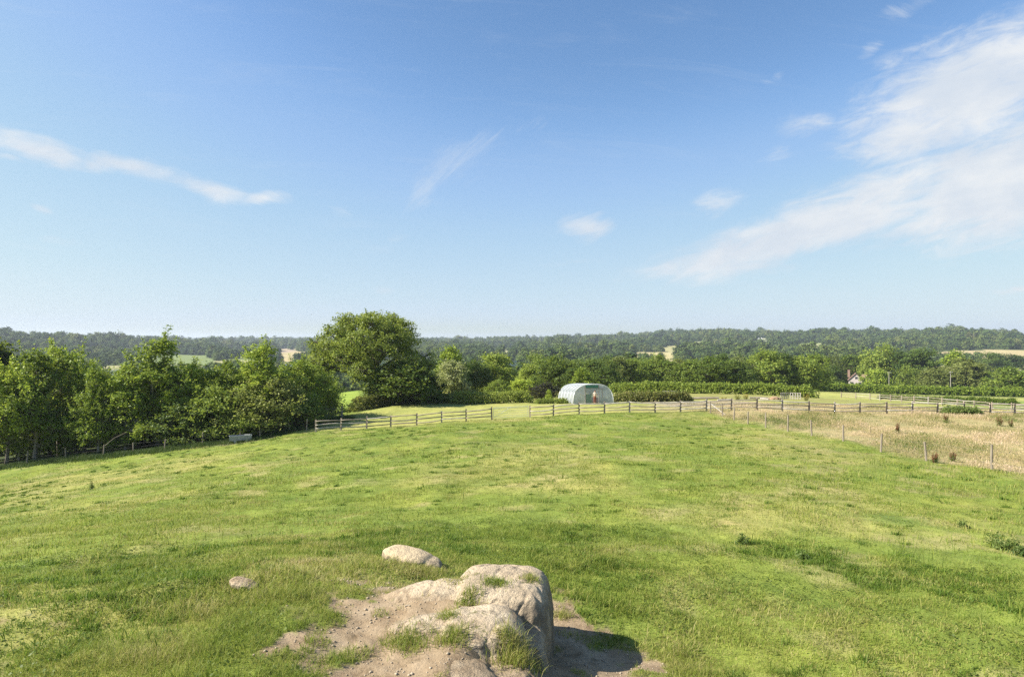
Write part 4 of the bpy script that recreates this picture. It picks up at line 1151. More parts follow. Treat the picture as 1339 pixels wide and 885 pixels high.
ga = (XY(428, 70)); gb = (XY(446, 71))
gate('dark metal gate in the shade below the oak', ga, gb, 1.3, 5, WIRE)
for k, (p, lab) in enumerate(((ga, 'left post of the shaded gate below the oak'), (gb, 'right post of the shaded gate below the oak'))):
    o = post_mesh(random.Random(k), 1.5, .09).build('gate_post', WOOD, None); o.location = (p[0] + (-.1 if k == 0 else .1), p[1], h1(*p)); tag(o, lab, 'post')

# water trough
x, y = XY(314.5, 57.2); tz = h1(x, y)
tr = thing('water_trough', 'grey galvanised water trough standing on two white blocks', 'trough', (x, y, tz), .42)
b = MB(); W, D, Z0, Z1 = 1.95, .6, .22, .68
vo = [(-W / 2 + .04, -D / 2 + .06, Z0), (W / 2 - .04, -D / 2 + .06, Z0), (W / 2 - .04, D / 2 - .06, Z0), (-W / 2 + .04, D / 2 - .06, Z0), (-W / 2, -D / 2, Z1), (W / 2, -D / 2, Z1), (W / 2, D / 2, Z1), (-W / 2, D / 2, Z1)]
vi = [(-W / 2 + .04, -D / 2 + .04, Z1), (W / 2 - .04, -D / 2 + .04, Z1), (W / 2 - .04, D / 2 - .04, Z1), (-W / 2 + .04, D / 2 - .04, Z1), (-W / 2 + .08, -D / 2 + .1, Z0 + .05), (W / 2 - .08, -D / 2 + .1, Z0 + .05), (W / 2 - .08, D / 2 - .1, Z0 + .05), (-W / 2 + .08, D / 2 - .1, Z0 + .05)]
b.add(vo + vi, [(3, 2, 1, 0), (0, 1, 5, 4), (1, 2, 6, 5), (2, 3, 7, 6), (3, 0, 4, 7), (4, 5, 9, 8), (5, 6, 10, 9), (6, 7, 11, 10), (7, 4, 8, 11), (8, 9, 13, 12), (9, 10, 14, 13), (10, 11, 15, 14), (11, 8, 12, 15), (12, 13, 14, 15)])
b.build('basin', simple_mat('trough_zinc', (.27, .285, .295), (.38, .395, .40), 4, .6, .3, .1), tr)
for sx in (-.45, .55):
    m = MB(); m.box((sx, 0, .06), (.24, .5, .32)); m.build('leg', BLOCK, tr)
m = MB(); m.box((W * .3, 0, Z1 + .015), (.5, D, .03)); m.build('valve_cover', GALV, tr)

# ---------------------------------------------------------------- polytunnel
def build_tunnel():
    fx0, fx1 = (749 - CX) / F * 81, (803 - CX) / F * 81
    cx, cy = (fx0 + fx1) / 2, 81.0
    w = fx1 - fx0; hgt = 2.5; Ln = 8.0; a = w / 2
    z0 = h1(cx, cy)
    ax = Vector((-1.35, 8.0, 0)).normalized(); rz = math.atan2(ax.y, ax.x) - PI / 2
    t = thing('polytunnel', 'white plastic polytunnel with hoops, green vent and open door', 'polytunnel', (cx, cy, z0), rz)
    t.rotation_euler = (-.066, 0, rz)
    m, nt, out = material('polythene_cover')
    p = obj_coord(nt); n = nt.noise(p, 2.0, 4, .6)
    col = nt.mix(nt.ss(n, .35, .7), (.52, .55, .56), (.40, .43, .43))
    pr = principled(nt, col, .35, .5)
    trl = nt.new('ShaderNodeBsdfTranslucent'); nt.l.new(col, trl.inputs[0]); tp = nt.new('ShaderNodeBsdfTransparent')
    m1 = nt.new('ShaderNodeMixShader'); m1.inputs[0].default_value = .4; nt.l.new(pr.outputs[0], m1.inputs[1]); nt.l.new(trl.outputs[0], m1.inputs[2])
    m2 = nt.new('ShaderNodeMixShader'); m2.inputs[0].default_value = .22; nt.l.new(m1.outputs[0], m2.inputs[1]); nt.l.new(tp.outputs[0], m2.inputs[2])
    nt.l.new(m2.outputs[0], out.inputs[0])
    poly = m
    m, nt, out = material('polythene_gable')
    col = nt.mix(nt.ss(nt.noise(obj_coord(nt), 1.4, 4, .6), .35, .7), (.64, .66, .65), (.48, .51, .49))
    pr = principled(nt, col, .4, .5); tp = nt.new('ShaderNodeBsdfTransparent'); trl = nt.new('ShaderNodeBsdfTranslucent'); nt.l.new(col, trl.inputs[0])
    m1 = nt.new('ShaderNodeMixShader'); m1.inputs[0].default_value = .35; nt.l.new(pr.outputs[0], m1.inputs[1]); nt.l.new(trl.outputs[0], m1.inputs[2])
    m2 = nt.new('ShaderNodeMixShader'); m2.inputs[0].default_value = .2; nt.l.new(m1.outputs[0], m2.inputs[1]); nt.l.new(tp.outputs[0], m2.inputs[2])
    nt.l.new(m2.outputs[0], out.inputs[0]); gab = m
    def prof(s, k=1.0):
        an = PI - PI * s; e = 2 / 2.7
        return (a * k * math.copysign(abs(math.cos(an)) ** e, math.cos(an)), hgt * k * abs(math.sin(an)) ** e)
    NP = 28; NL = 40
    vs = []; fs = []
    for j in range(NL + 1):
        yy = Ln * j / NL
        ph = (j / NL * 5) % 1.0
        sag = 1 - .022 * math.sin(PI * ph) ** 1.0
        for i in range(NP + 1):
            x, z = prof(i / NP, sag); vs.append((x, yy, z - (.04 if i in (0, NP) else 0)))
    for j in range(NL):
        for i in range(NP):
            q = j * (NP + 1) + i; fs.append((q, q + 1, q + NP + 2, q + NP + 1))
    b = MB(); b.add(vs, fs); b.build('cover', poly, t, True)
    steel = simple_mat('tunnel_steel', (.68, .7, .7), (.8, .82, .82), 9, .6, .4, .0)
    for k in range(6):
        b = MB(); yy = Ln * k / 5
        b.tube([(prof(i / 20, 1.012)[0], yy, prof(i / 20, 1.012)[1]) for i in range(21)], .04, 7); b.build('hoop', steel, t, True)
    # gable ends: sheets with a door opening in the front one
    dx0, dx1, dtop = -1.1, .75, 1.9
    def gable(y, opening):
        b = MB(); cols = [-a + 2 * a * i / 36 for i in range(37)]
        cols = sorted(set(cols + ([dx0, dx1] if opening else [])))
        def top(x): return hgt * .99 * max(0, 1 - (min(abs(x) / a, 1)) ** 2.7) ** (1 / 2.7)
        for x0, x1 in zip(cols, cols[1:]):
            lo = dtop if (opening and x0 >= dx0 - 1e-6 and x1 <= dx1 + 1e-6) else -.05
            b.add([(x0, y, lo), (x1, y, lo), (x1, y, max(top(x1), lo)), (x0, y, max(top(x0), lo))], [(0, 1, 2, 3)])
        return b
    gable(.03, True).build('front_gable', gab, t); gable(Ln - .03, False).build('back_gable', gab, t)
    timber = simple_mat('door_timber', (.24, .22, .19), (.36, .33, .29), 4, .9, .2)
    b = MB()
    b.box((dx0, -.02, dtop / 2), (.09, .09, dtop)); b.box((dx1, -.02, 1.25), (.09, .09, 2.5)); b.box(((dx0 + 1.3) / 2, -.03, dtop + .05), (1.3 - dx0 + .09, .07, .09)); b.box((1.25, -.02, 1.3), (.07, .07, 1.2)); b.box((dx0, -.02, 2.15), (.09, .08, .42))
    b.build('door_frame', timber, t)
    b = MB(); b.tube([(-a * .93, -.02, 1.62), (dx0, -.02, 1.02)], .028, 6); b.build('gable_brace', BLOCK, t)
    b = MB(); b.box(((dx0 + dx1) / 2, -.05, 2.2), (dx1 - dx0 - .12, .04, .38)); b.build('vent_panel', simple_mat('green_mesh', (.03, .12, .08), (.06, .18, .12), 12, .7, .3), t)
    b = MB(); b.box((-.62, .1, .6), (.8, .05, 1.2)); d = b.build('door', simple_mat('green_door', (.16, .24, .18), (.24, .32, .25), 4, .7, .3), t)
    m = MB(); m.box((-.28, .06, .62), (.05, .05, .14)); m.build('handle', steel, d)
    for k, (bx, by, bw, bh, bl) in enumerate(((1.7, 1.2, 1.4, .55, 6.5), (-1.9, 1.2, 1.2, .4, 6.5))):
        b = MB(); b.box((bx, by + bl / 2, bh / 2), (bw, bl, bh)); b.build('planting_bed', simple_mat('bed_%d' % k, (.10, .10, .10), (.2, .2, .19), 3, .9, .2), t)
    return cx, cy, rz
tcx, tcy, trz = build_tunnel()

# ---------------------------------------------------------------- person in the doorway
def skin_body(name, joints, edges, m, parent, sub=2):
    me = bpy.data.meshes.new(name); me.from_pydata([j[:3] for j in joints], edges, [])
    o = bpy.data.objects.new(name, me); COL.objects.link(o)
    md = o.modifiers.new('s', 'SKIN')
    for i, j in enumerate(joints):
        sv = me.skin_vertices[0].data[i]; sv.radius = (j[3], j[3] if len(j) < 5 else j[4]); sv.use_root = (i == 0)
    s2 = o.modifiers.new('d', 'SUBSURF'); s2.levels = sub; s2.render_levels = sub
    dg = bpy.context.evaluated_depsgraph_get()
    m2 = bpy.data.meshes.new_from_object(o.evaluated_get(dg)); bpy.data.objects.remove(o)
    m2.polygons.foreach_set('use_smooth', np.ones(len(m2.polygons), bool)); m2.materials.clear()
    return link(name, m2, m, parent)
def build_person():
    x, y = XY(778, 80.1)
    skin = simple_mat('skin', (.45, .27, .19), (.5, .31, .22), 8, .6, .3)
    shirt = simple_mat('cream_cotton', (.62, .53, .42), (.7, .62, .5), 12, .9, .2)
    trou = simple_mat('rust_cotton', (.20, .06, .03), (.28, .09, .05), 10, .9, .2)
    hair = simple_mat('brown_hair', (.07, .04, .025), (.12, .075, .045), 20, .7, .3)
    me = None
    J = [(0, 0, .93, .13, .1), (0, 0, 1.12, .12, .09), (0, 0, 1.32, .15, .1), (0, 0, 1.44, .1, .08), (0, -.01, 1.51, .05), (0, -.015, 1.58, .085, .095), (0, -.01, 1.68, .075, .085),
         (.17, 0, 1.4, .05), (.22, -.02, 1.15, .04), (.15, -.22, 1.08, .032), (.08, -.3, 1.1, .03),
         (-.17, 0, 1.4, .05), (-.22, -.02, 1.15, .04), (-.15, -.22, 1.08, .032), (-.08, -.3, 1.1, .03),
         (.09, 0, .85, .085), (.1, -.01, .48, .058), (.1, .01, .1, .042), (.1, -.12, .04, .035),
         (-.09, 0, .85, .085), (-.1, -.01, .48, .058), (-.1, .01, .1, .042), (-.1, -.12, .04, .035)]
    E = [(0, 1), (1, 2), (2, 3), (3, 4), (4, 5), (5, 6), (3, 7), (7, 8), (8, 9), (9, 10), (3, 11), (11, 12), (12, 13), (13, 14), (0, 15), (15, 16), (16, 17), (17, 18), (0, 19), (19, 20), (20, 21), (21, 22)]
    body = skin_body('person', J, E, skin, None)
    body.location = (x, y, h1(x, y) + .0); body.rotation_euler = (0, 0, .1)
    tag(body, 'person in cream top and rust trousers standing in the polytunnel doorway', 'person')
    S = [(0, 0, 1.0, .145, .115), (0, 0, 1.15, .14, .11), (0, 0, 1.33, .17, .12), (0, 0, 1.45, .1, .085), (.18, 0, 1.4, .065), (.225, -.01, 1.22, .055), (-.18, 0, 1.4, .065), (-.225, -.01, 1.22, .055)]
    skin_body('shirt', S, [(0, 1), (1, 2), (2, 3), (3, 4), (4, 5), (3, 6), (6, 7)], shirt, body)
    T = [(0, 0, .98, .145, .115), (0, 0, .9, .14, .115), (.095, 0, .82, .1), (.1, -.01, .48, .075), (.1, .01, .14, .062), (-.095, 0, .82, .1), (-.1, -.01, .48, .075), (-.1, .01, .14, .062)]
    skin_body('trousers', T, [(0, 1), (1, 2), (2, 3), (3, 4), (1, 5), (5, 6), (6, 7)], trou, body)
    Hh = [(0, .02, 1.66, .088, .095), (0, .0, 1.72, .08, .085), (0, .06, 1.56, .06)]
    skin_body('hair', Hh, [(0, 1), (0, 2)], hair, body)
build_person()

# ---------------------------------------------------------------- allotment bits beyond the fence
ALL = 'timber edgings of the vegetable beds'
def plank(label, a, b_, h=.18, m=WOOD_G):
    ax, ay = a; bx, by = b_; z0, z1 = h1(ax, ay), h1(bx, by)
    mb = MB()
    mb.tube([(0, 0, h * .5), ((bx - ax) / 2, (by - ay) / 2, (z1 - z0) / 2 + h * .55), (bx - ax, by - ay, z1 - z0 + h * .5)], [h * .55, h * .6, h * .5], 5)
    o = mb.build('timber_edging', m); o.location = (ax, ay, z0); tag(o, label, 'timber edging', ALL)
plank('long dark timber edging along the bare vegetable bed', XY(902, 92), XY(940, 92), .3, RAIL)
plank('pale timber lying across the bare bed below the clipped hedge', XY(938, 88), XY(958, 88.5), .2, WOOD_G)
plank('dark timber edging left of the orange earth heap', XY(980, 93), XY(1004, 93), .26, RAIL)
plank('pale plank leaning down to the left of the orange heap', XY(994, 91), XY(1005, 90), .2, WOOD_G)
# heap
me = lumps_mesh('earth_heap', [(0, 0, 0, .7, .5, .42, 1.0, 0), (.5, 0, -.1, .5, .4, .36, 1.0, 0), (-.5, .1, -.1, .5, .4, .3, 1, 0)], .06, .12, 21)
x, y = XY(1013, 91); o = link('earth_heap', me, simple_mat('orange_earth', (.25, .165, .10), (.34, .235, .155), 3, .95, .1)); o.location = (x, y, h1(x, y) + .1)
tag(o, 'orange-brown earth heap below the right end of the clipped hedge', 'heap')
def pallet(label, px, d, rz, tilt, w=1.2):
    x, y = XY(px, d); t = thing('pallet', label, 'pallet', (x, y, h1(x, y) + .05), rz, 'grey pallets by the hedge')
    for k in range(5):
        b = MB(); b.box((-w / 2 + w * k / 4, 0, .5), (.12, .03, 1.0), Euler((tilt, 0, 0)).to_matrix()); b.build('slat', WOOD_G, t)
    for z in (.1, .5, .9):
        b = MB(); b.box((0, .06 - math.sin(tilt) * (z - .5), z), (w + .1, .08, .09), Euler((tilt, 0, 0)).to_matrix()); b.build('bearer', WOOD_G, t)
pallet('grey pallet standing left of two right of the orange heap', 1026, 92, .2, .12)
pallet('grey pallet standing closest to the clipped hedge end', 1040, 93, -.3, -.1, 1.4)
pallet('dark slatted pallet screen in front of the clipped hedge', 875, 98, 0.05, .05, 1.9)

# dock, thistle and flower clumps
def weed(name, label, cat, x, y, h, sp, leaf, stems, group, heads='rust', k=26):
    rng = np.random.default_rng(int(abs(x * 131 + y * 17)))
    t = thing(name, label, cat, (x, y, h1(x, y)), 0, group)
    b = MB(); cs = []; ds = []; hs = []; hd = []
    for s in range(stems):
        a = rng.random() * 6.28; r = sp * rng.random() ** .5
        p0 = Vector((math.cos(a) * r * .3, math.sin(a) * r * .3, -.03)); p1 = Vector((math.cos(a) * r * .75, math.sin(a) * r * .75, h * rng.uniform(.45, 1.1)))
        b.tube([p0, p0.lerp(p1, .5) + Vector((0, 0, .03)), p1], [.012, .009, .005], 5, False)
        for q in np.linspace(.05, .6, 5): cs.append(p0.lerp(p1, q)[:]); ds.append((math.cos(a), math.sin(a), .6))
        for q in np.linspace(.5, 1, 6): hs.append(p0.lerp(p1, q)[:]); hd.append((math.cos(a), math.sin(a), .3))
    b.build('stem', LEAF['rust'] if heads == 'rust' else LEAF['thistle'], t)
    V, Q = leaf_quads(np.array(cs), np.array(ds), 6, .07, .055, rng, .6, aspect=.28); link('leaves', mesh_arrays(name, V, Q), LEAF[leaf], t)
    if heads: 
        V, Q = leaf_quads(np.array(hs), np.array(hd), k // 2, .025, .022, rng, 1.6); link('seed_heads', mesh_arrays(name, V, Q), LEAF[heads], t)
    return t
DK = 'rusty dock plants in the dry meadow'
for (px, d, h, sp, n, lab) in ((1174, 47, .85, .22, 9, 'tall rust-red dock plant between the wire fence and the rail fence'), (1237, 54, .8, .3, 8, 'thin rust dock plants before the nettles at the rail fence'),
                        (1306, 51.5, .8, .5, 10, 'broad rusty dock clump towards the right edge of the meadow'), (1222, 35.2, .55, .35, 9, 'brown dock clump at the foot of a wire fence post'),
                        (1246, 35.6, .55, .25, 7, 'brown dock clump midway between two wire fence posts'), (1322, 50.5, .6, .3, 6, 'small rust dock plant at the right edge of the meadow')):
    x, y = XY(px, d); weed('dock_plant', lab, 'dock plant', x, y, h, sp, 'thistle', n, DK)
TH = 'thistles standing in the pasture'
for (px, py, h, sp, n, lab) in ((970, 712, .26, .09, 5, 'lone dark thistle in the pasture right of the outcrop'), (1052, 732, .22, .15, 6, 'low thistle in the pasture with its shadow on the grass'),
                        (1310, 718, .36, .5, 16, 'large thistle clump near the right edge of the pasture'), (1332, 725, .34, .3, 9, 'thistle clump at the right edge of the pasture'),
                        (119, 640, .6, .12, 6, 'small dark thistle alone on the far left slope'), (1262, 690, .25, .2, 6, 'low thistle left of the large thistle clump')):
    d = ray_r(px, py, 6, 80); x, y = XY(px, d); weed('thistle', lab, 'thistle', x, y, h, sp, 'thistle', n, TH, 'thistle', 6)
FL = 'yellow flowering weeds beside the vegetable beds'
for (px, d, h, lab) in ((964, 90, .7, 'yellow-flowered weed clump right of the pale bed timber'), (975, 91, .9, 'taller yellow-flowered weed clump left of the dark bed edging'), (1054, 90, 1.0, 'yellow and brown weed clump right of the grey pallets'), (946, 89, .4, 'low yellow flowers on the bare bed')):
    x, y = XY(px, d); weed('flowering_weed', lab, 'weed', x, y, h, .7, 'bramble', 14, FL, 'yellow', 30)

# ---------------------------------------------------------------- buildings and poles
WHITE = simple_mat('white_render', (.42, .36, .32), (.50, .44, .40), 2, .9, .2)
TILE = simple_mat('clay_tiles', (.15, .095, .07), (.23, .15, .115), 3, .9, .2)
BRICK = simple_mat('red_brick', (.24, .15, .11), (.32, .22, .17), 4, .9, .2)
GLASS = simple_mat('dark_window', (.03, .035, .04), (.05, .055, .06), 2, .2, .5)
STONE = simple_mat('pale_stone', (.48, .42, .35), (.58, .52, .44), 3, .9, .2)
def gabled(name, label, cat, x, y, z, rz, w, l, wall_h, roof_h, wall=WHITE, roof=TILE, win=(), chim=None, group=None):
    t = thing(name, label, cat, (x, y, z), rz, group)
    b = MB(); hw = w / 2
    b.add([(-hw, 0, -1), (hw, 0, -1), (hw, l, -1), (-hw, l, -1), (-hw, 0, wall_h), (hw, 0, wall_h), (hw, l, wall_h), (-hw, l, wall_h), (0, 0, wall_h + roof_h), (0, l, wall_h + roof_h)],
          [(3, 2, 1, 0), (0, 1, 5, 8, 4), (2, 3, 7, 9, 6), (1, 2, 6, 5), (3, 0, 4, 7), (4, 8, 9, 7), (5, 6, 9, 8)])
    b.build('wall', wall, t)
    b = MB(); th = .18; ov = .35
    k = roof_h / hw
    for s in (-1, 1):
        p = [(0, -ov, wall_h + roof_h + .02), (s * (hw + ov), -ov, wall_h - ov * k + .02), (s * (hw + ov), l + ov, wall_h - ov * k + .02), (0, l + ov, wall_h + roof_h + .02)]
        q = [(a_, b__, c + th) for a_, b__, c in p]
        b.add(p + q, [(0, 1, 2, 3), (7, 6, 5, 4), (0, 4, 5, 1), (1, 5, 6, 2), (2, 6, 7, 3)])
    ro = b.build('roof', roof, t)
    if chim:
        b = MB(); b.box((chim[0], chim[1], wall_h + roof_h * .7 + chim[2] / 2), (.9, .7, chim[2] + roof_h * .6)); b.box((chim[0], chim[1], wall_h + roof_h + chim[2] - .1), (1.05, .85, .2)); b.build('chimney', BRICK, ro)
    for (wx, wz, ww, wh) in win:
        f = MB(); f.box((wx, -.03, wz), (ww + .2, .08, wh + .2)); fo = f.build('window', WHITE, t)
        g = MB(); g.box((wx, -.075, wz), (ww, .04, wh)); g.build('pane', GLASS, fo)
    return t
x, y = XY(1119, 262); zt = CAMZ - (487.5 - CY) / F * 262
gabled('cottage', 'pale gabled cottage with a clay tile roof among the trees', 'house', x, y, zt - 6.0, -.5, 5.4, 8, 2.9, 2.7, win=((.2, 3.9, .9, .9), (-1.4, 1.5, 1, 1.1), (1.4, 1.5, 1, 1.1)), chim=(-2.6, 2.5, 1.6))
x, y = XY(1134, 268); zt = CAMZ - (489.5 - CY) / F * 268
gabled('outbuilding', 'small white outbuilding half hidden right of the cottage', 'house', x, y, zt - 4.9, -.2, 3.4, 5, 2.5, 2.1, win=((0, 1.6, .8, .9),))
# country house and barn on the ridge
def far_r(px, py): return ray_r(px, py, 900, 3000)
r = 1750.0
r = far_r(966, 441.5); x, y = XY(966, r); z = CAMZ - (441.5 - CY) / F * r - 4
t = gabled('country_house', 'large pale country house with a tower among trees on the ridge', 'house', x, y, z, PI / 2 + .1, 11, 30, 9.5, 5, STONE, TILE, win=())
b = MB(); b.box((-2, 28, 9), (7, 7, 22)); b.box((-2, 28, 20.4), (7.8, 7.8, .8)); tw = b.build('tower', STONE, t)
b = MB(); b.add([(-6, 24, 20.8), (2, 24, 20.8), (2, 32, 20.8), (-6, 32, 20.8), (-2, 28, 25)], [(0, 1, 4), (1, 2, 4), (2, 3, 4), (3, 0, 4)]); b.build('roof', TILE, tw)
for k in range(6):
    f = MB(); f.box((-5.55, 2.5 + k * 4.4, 6.0), (.2, 1.8, 2.4)); f.build('window', GLASS, t)
r = far_r(996, 444.5); x, y = XY(996, r); z = CAMZ - (444.5 - CY) / F * r - 3
gabled('barn', 'white-roofed barn in a clearing below the ridge', 'barn', x, y, z, PI / 2, 9, 15, 5, 3.5, STONE, simple_mat('white_sheet_roof', (.75, .75, .73), (.82, .82, .8), 2, .6, .3))
r = far_r(304, 460.5); x, y = XY(304, r); z = CAMZ - (460.5 - CY) / F * r - 2
gabled('barn', 'pale barn beside a small field across the valley on the left', 'barn', x, y, z, PI / 2 - .2, 8, 12, 4, 3, STONE, TILE)
def pole(label, px, top, d, group='utility poles by the hedge'):
    x, y = XY(px, d); z = h1(x, y); h = CAMZ - (top - CY) / F * d - z
    t = thing('utility_pole', label, 'utility pole', (x, y, z), 0, group)
    b = MB(); b.tube([(0, 0, -.5), (0, 0, h)], [.13, .1], 8); b.build('pole', BARK_P, t)
    b = MB(); b.box((0, -.16, h - .35), (1.3, .1, .12)); b.build('crossarm', BARK_P, t)
    for sx in (-.5, 0, .5):
        b = MB(); b.tube([(sx, -.16, h - .3), (sx, -.16, h - .08)], [.04, .05], 6); b.build('insulator', BLOCK, t)
pole('wooden utility pole above the long hedge right of the cottage', 1162.5, 486, 208)
pole('wooden utility pole standing before the wide bushy tree on the right', 1243, 485.5, 204)
r = 2250.0; x, y = XY(888, r); z0 = h1(x, y)
b = MB(); zt = CAMZ - (427.5 - CY) / F * r
for sx, sy in ((-1, -1), (1, -1), (0, 1)): b.tube([(sx * 1.2, sy * 1.2, -1), (sx * .25, sy * .25, zt - z0)], .28, 5)
for k in range(10):
    z = (zt - z0) * k / 10; s = 1.2 - .95 * k / 10; b.tube([(-s, -s, z), (s, -s, z), (0, s, z), (-s, -s, z)], .15, 4)
o = b.build('lattice_mast', GALV); o.location = (x, y, z0); tag(o, 'thin lattice mast rising from the ridge on the skyline', 'mast')
# bird
b = MB(); b.add([(-.5, 0, .12), (-.12, .08, .02), (-.12, -.1, 0), (.12, .08, .02), (.12, -.1, 0), (.5, 0, .12), (0, .28, 0), (0, -.3, -.02), (0, 0, -.06), (0, 0, .05)],
             [(0, 1, 2), (5, 4, 3), (1, 6, 9), (6, 3, 9), (2, 9, 7), (4, 7, 9), (1, 9, 2), (3, 4, 9), (1, 8, 6), (6, 8, 3), (2, 7, 8), (7, 4, 8), (1, 2, 8), (3, 8, 4)])
o = b.build('bird', simple_mat('dark_feathers', (.04, .04, .04), (.07, .065, .06), 9, .8, .2)); o.location = P(407, 411, 190); o.rotation_euler = (0, 0, .4); o.scale = (1.3, 1.3, 1.3)
tag(o, 'dark bird gliding above the wood left of the oak', 'bird')

# ---------------------------------------------------------------- far woods (one mass)
def far_woods():
    crowns = bpy.data.collections.new('woodland_crowns')
    for i in range(5):
        h = 11.0; w = 9.5
        lb = lobes_round(h, w, 9 + i, 300 + i, .02, squash=1.1)
        (tm, cm) = make_tree('woodland_tree', h, lb, 110, 7, .75, .75, 310 + i, .25, 0, BARK_D, 'far', inner=.1, limb=False, jitter=.28)
        # solid heart so that a small crown is not see-through
        o = bpy.data.objects.new('woodland_tree', cm); crowns.objects.link(o)
    pts = []; scl = []
    t_half = math.radians(62)
    for r0, r1, sp, s0 in ((250, 560, 9.0, 1.0), (560, 1200, 11, 1.15), (1200, 2100, 15, 1.5), (2100, 3600, 18, 1.75)):
        n = int(t_half * (r1 * r1 - r0 * r0) / (sp * sp))
        r = np.sqrt(RNG.random(n) * (r1 * r1 - r0 * r0) + r0 * r0); a = (RNG.random(n) * 2 - 1) * t_half
        x, y = r * np.sin(a), r * np.cos(a)
        px = x / y * F + CX
        ok = in_field(x, y, .45) < 0
        ok &= lake_q(x, y, 14) > 1.02
        for g0, g1, rmax in ((663, 683, 800), (254, 274, 640), (138, 160, 640)):
            ok &= ~((px > g0) & (px < g1) & (r < rmax))
        ok &= ~((px > 1060) & (r < 400)) & ~((px > 640) & (r < 265))
        ok &= r < np.interp(px, CREST_PX, CREST_R) * 1.08
        # hedged fields with no wood
        fld = fbm(x, y, 170, 2, 71)
        ok &= ~((fld > .64) & (r > 300) & (r < 2500) & (vnoise(x / 40.0, y / 40.0, 73) < .82))
        x, y = x[ok], y[ok]
        z = H(x, y)
        pts.append(np.stack([x, y, z - .8], 1))
        dd = fbm(x, y, 120, 3, 72)
        scl.append(s0 * (.5 + .8 * RNG.random(len(x)) ** 1.4) * (.35 + 1.3 * dd) * (.8 + .4 * vnoise(x / 35.0, y / 35.0, 74)))
    V = np.vstack(pts); S = np.concatenate(scl)
    me = bpy.data.meshes.new('woodland'); me.vertices.add(len(V)); me.vertices.foreach_set('co', V.astype(np.float32).ravel())
    at = me.attributes.new('size', 'FLOAT', 'POINT'); at.data.foreach_set('value', S.astype(np.float32)); me.update()
    o = link('woodland', me)
    ng = bpy.data.node_groups.new('plant_woodland', 'GeometryNodeTree')
    ng.interface.new_socket('Geometry', in_out='INPUT', socket_type='NodeSocketGeometry'); ng.interface.new_socket('Geometry', in_out='OUTPUT', socket_type='NodeSocketGeometry')
    n = ng.nodes; l = ng.links
    gi = n.new('NodeGroupInput'); go = n.new('NodeGroupOutput')
    ci = n.new('GeometryNodeCollectionInfo'); ci.inputs['Collection'].default_value = crowns; ci.inputs['Separate Children'].default_value = True; ci.inputs['Reset Children'].default_value = True
    ip = n.new('GeometryNodeInstanceOnPoints'); ip.inputs['Pick Instance'].default_value = True
    na = n.new('GeometryNodeInputNamedAttribute'); na.data_type = 'FLOAT'; na.inputs['Name'].default_value = 'size'
    rv = n.new('FunctionNodeRandomValue'); rv.data_type = 'FLOAT_VECTOR'; rv.inputs[0].default_value = (0, 0, 0); rv.inputs[1].default_value = (0, 0, 6.28)
    ri = n.new('FunctionNodeRandomValue'); ri.data_type = 'INT'; ri.inputs[4].default_value = 0; ri.inputs[5].default_value = 4; ri.inputs['Seed'].default_value = 5
    l.new(gi.outputs[0], ip.inputs['Points']); l.new(ci.outputs[0], ip.inputs['Instance']); l.new(ri.outputs[2], ip.inputs['Instance Index'])
    l.new(rv.outputs[0], ip.inputs['Rotation']); l.new(na.outputs[0], ip.inputs['Scale']); l.new(ip.outputs[0], go.inputs[0])
    md = o.modifiers.new('plant', 'NODES'); md.node_group = ng
    tag(o, 'far woods covering the valley and the ridges up to the skyline', 'woodland', kind='stuff')
    print('far trees', len(V))
far_woods()

# ---------------------------------------------------------------- haze
m, t, out = material('air_haze')
pv = t.new('ShaderNodeVolumePrincipled'); pv.inputs['Density'].default_value = .00013; pv.inputs['Color'].default_value = (.80, .88, 1.0, 1); pv.inputs['Anisotropy'].default_value = .2
t.l.new(pv.outputs[0], out.inputs['Volume'])
m.cycles.homogeneous_volume = True
b = MB(); b.box((0, 0, 3), (19400, 19400, 130)); o = b.build('haze', m)
tag(o, 'thin bluish haze over the far hills', 'haze', kind='stuff')

# ---------------------------------------------------------------- light, sky, camera
SUN_EL, SUN_AZ = 38.0, -99.0     # azimuth from straight ahead, negative is to the left
el, az = math.radians(SUN_EL), math.radians(SUN_AZ)
sd = Vector((math.cos(el) * math.sin(az), math.cos(el) * math.cos(az), math.sin(el)))
su = bpy.data.lights.new('sun', 'SUN'); su.energy = 5.0; su.angle = math.radians(.53); su.color = (1, .945, .85)
so = bpy.data.objects.new('sun', su); COL.objects.link(so); so.location = sd * 300; so.rotation_euler = sd.to_track_quat('Z', 'Y').to_euler()

w = bpy.data.worlds.new('World'); sc.world = w; w.use_nodes = True
t = N(w.node_tree); t.n.clear()
out = t.new('ShaderNodeOutputWorld'); bg = t.new('ShaderNodeBackground'); t.l.new(bg.outputs[0], out.inputs[0])
sky = t.new('ShaderNodeTexSky', sky_type='NISHITA'); sky.sun_disc = False; sky.sun_elevation = el; sky.sun_rotation = az
sky.altitude = 60; sky.air_density = 1.0; sky.dust_density = .6; sky.ozone_density = 1.3
tc = t.new('ShaderNodeTexCoord'); sx = t.new('ShaderNodeSeparateXYZ'); t.l.new(tc.outputs['Generated'], sx.inputs[0])
X, Y, Z = sx.outputs
yy = t.m('MAXIMUM', Y, .05)
U = t.m('DIVIDE', X, yy); V = t.m('DIVIDE', Z, yy)       # direction relative to straight ahead
cmb = t.new('ShaderNodeCombineXYZ'); t.l.new(U, cmb.inputs[0]); t.l.new(V, cmb.inputs[1])
def rotated(ang, sx_, sy_):
    mp = t.new('ShaderNodeMapping'); mp.vector_type = 'TEXTURE'; mp.inputs['Rotation'].default_value = (0, 0, ang); mp.inputs['Scale'].default_value = (sx_, sy_, 1); t.l.new(cmb.outputs[0], mp.inputs[0]); return mp.outputs[0]
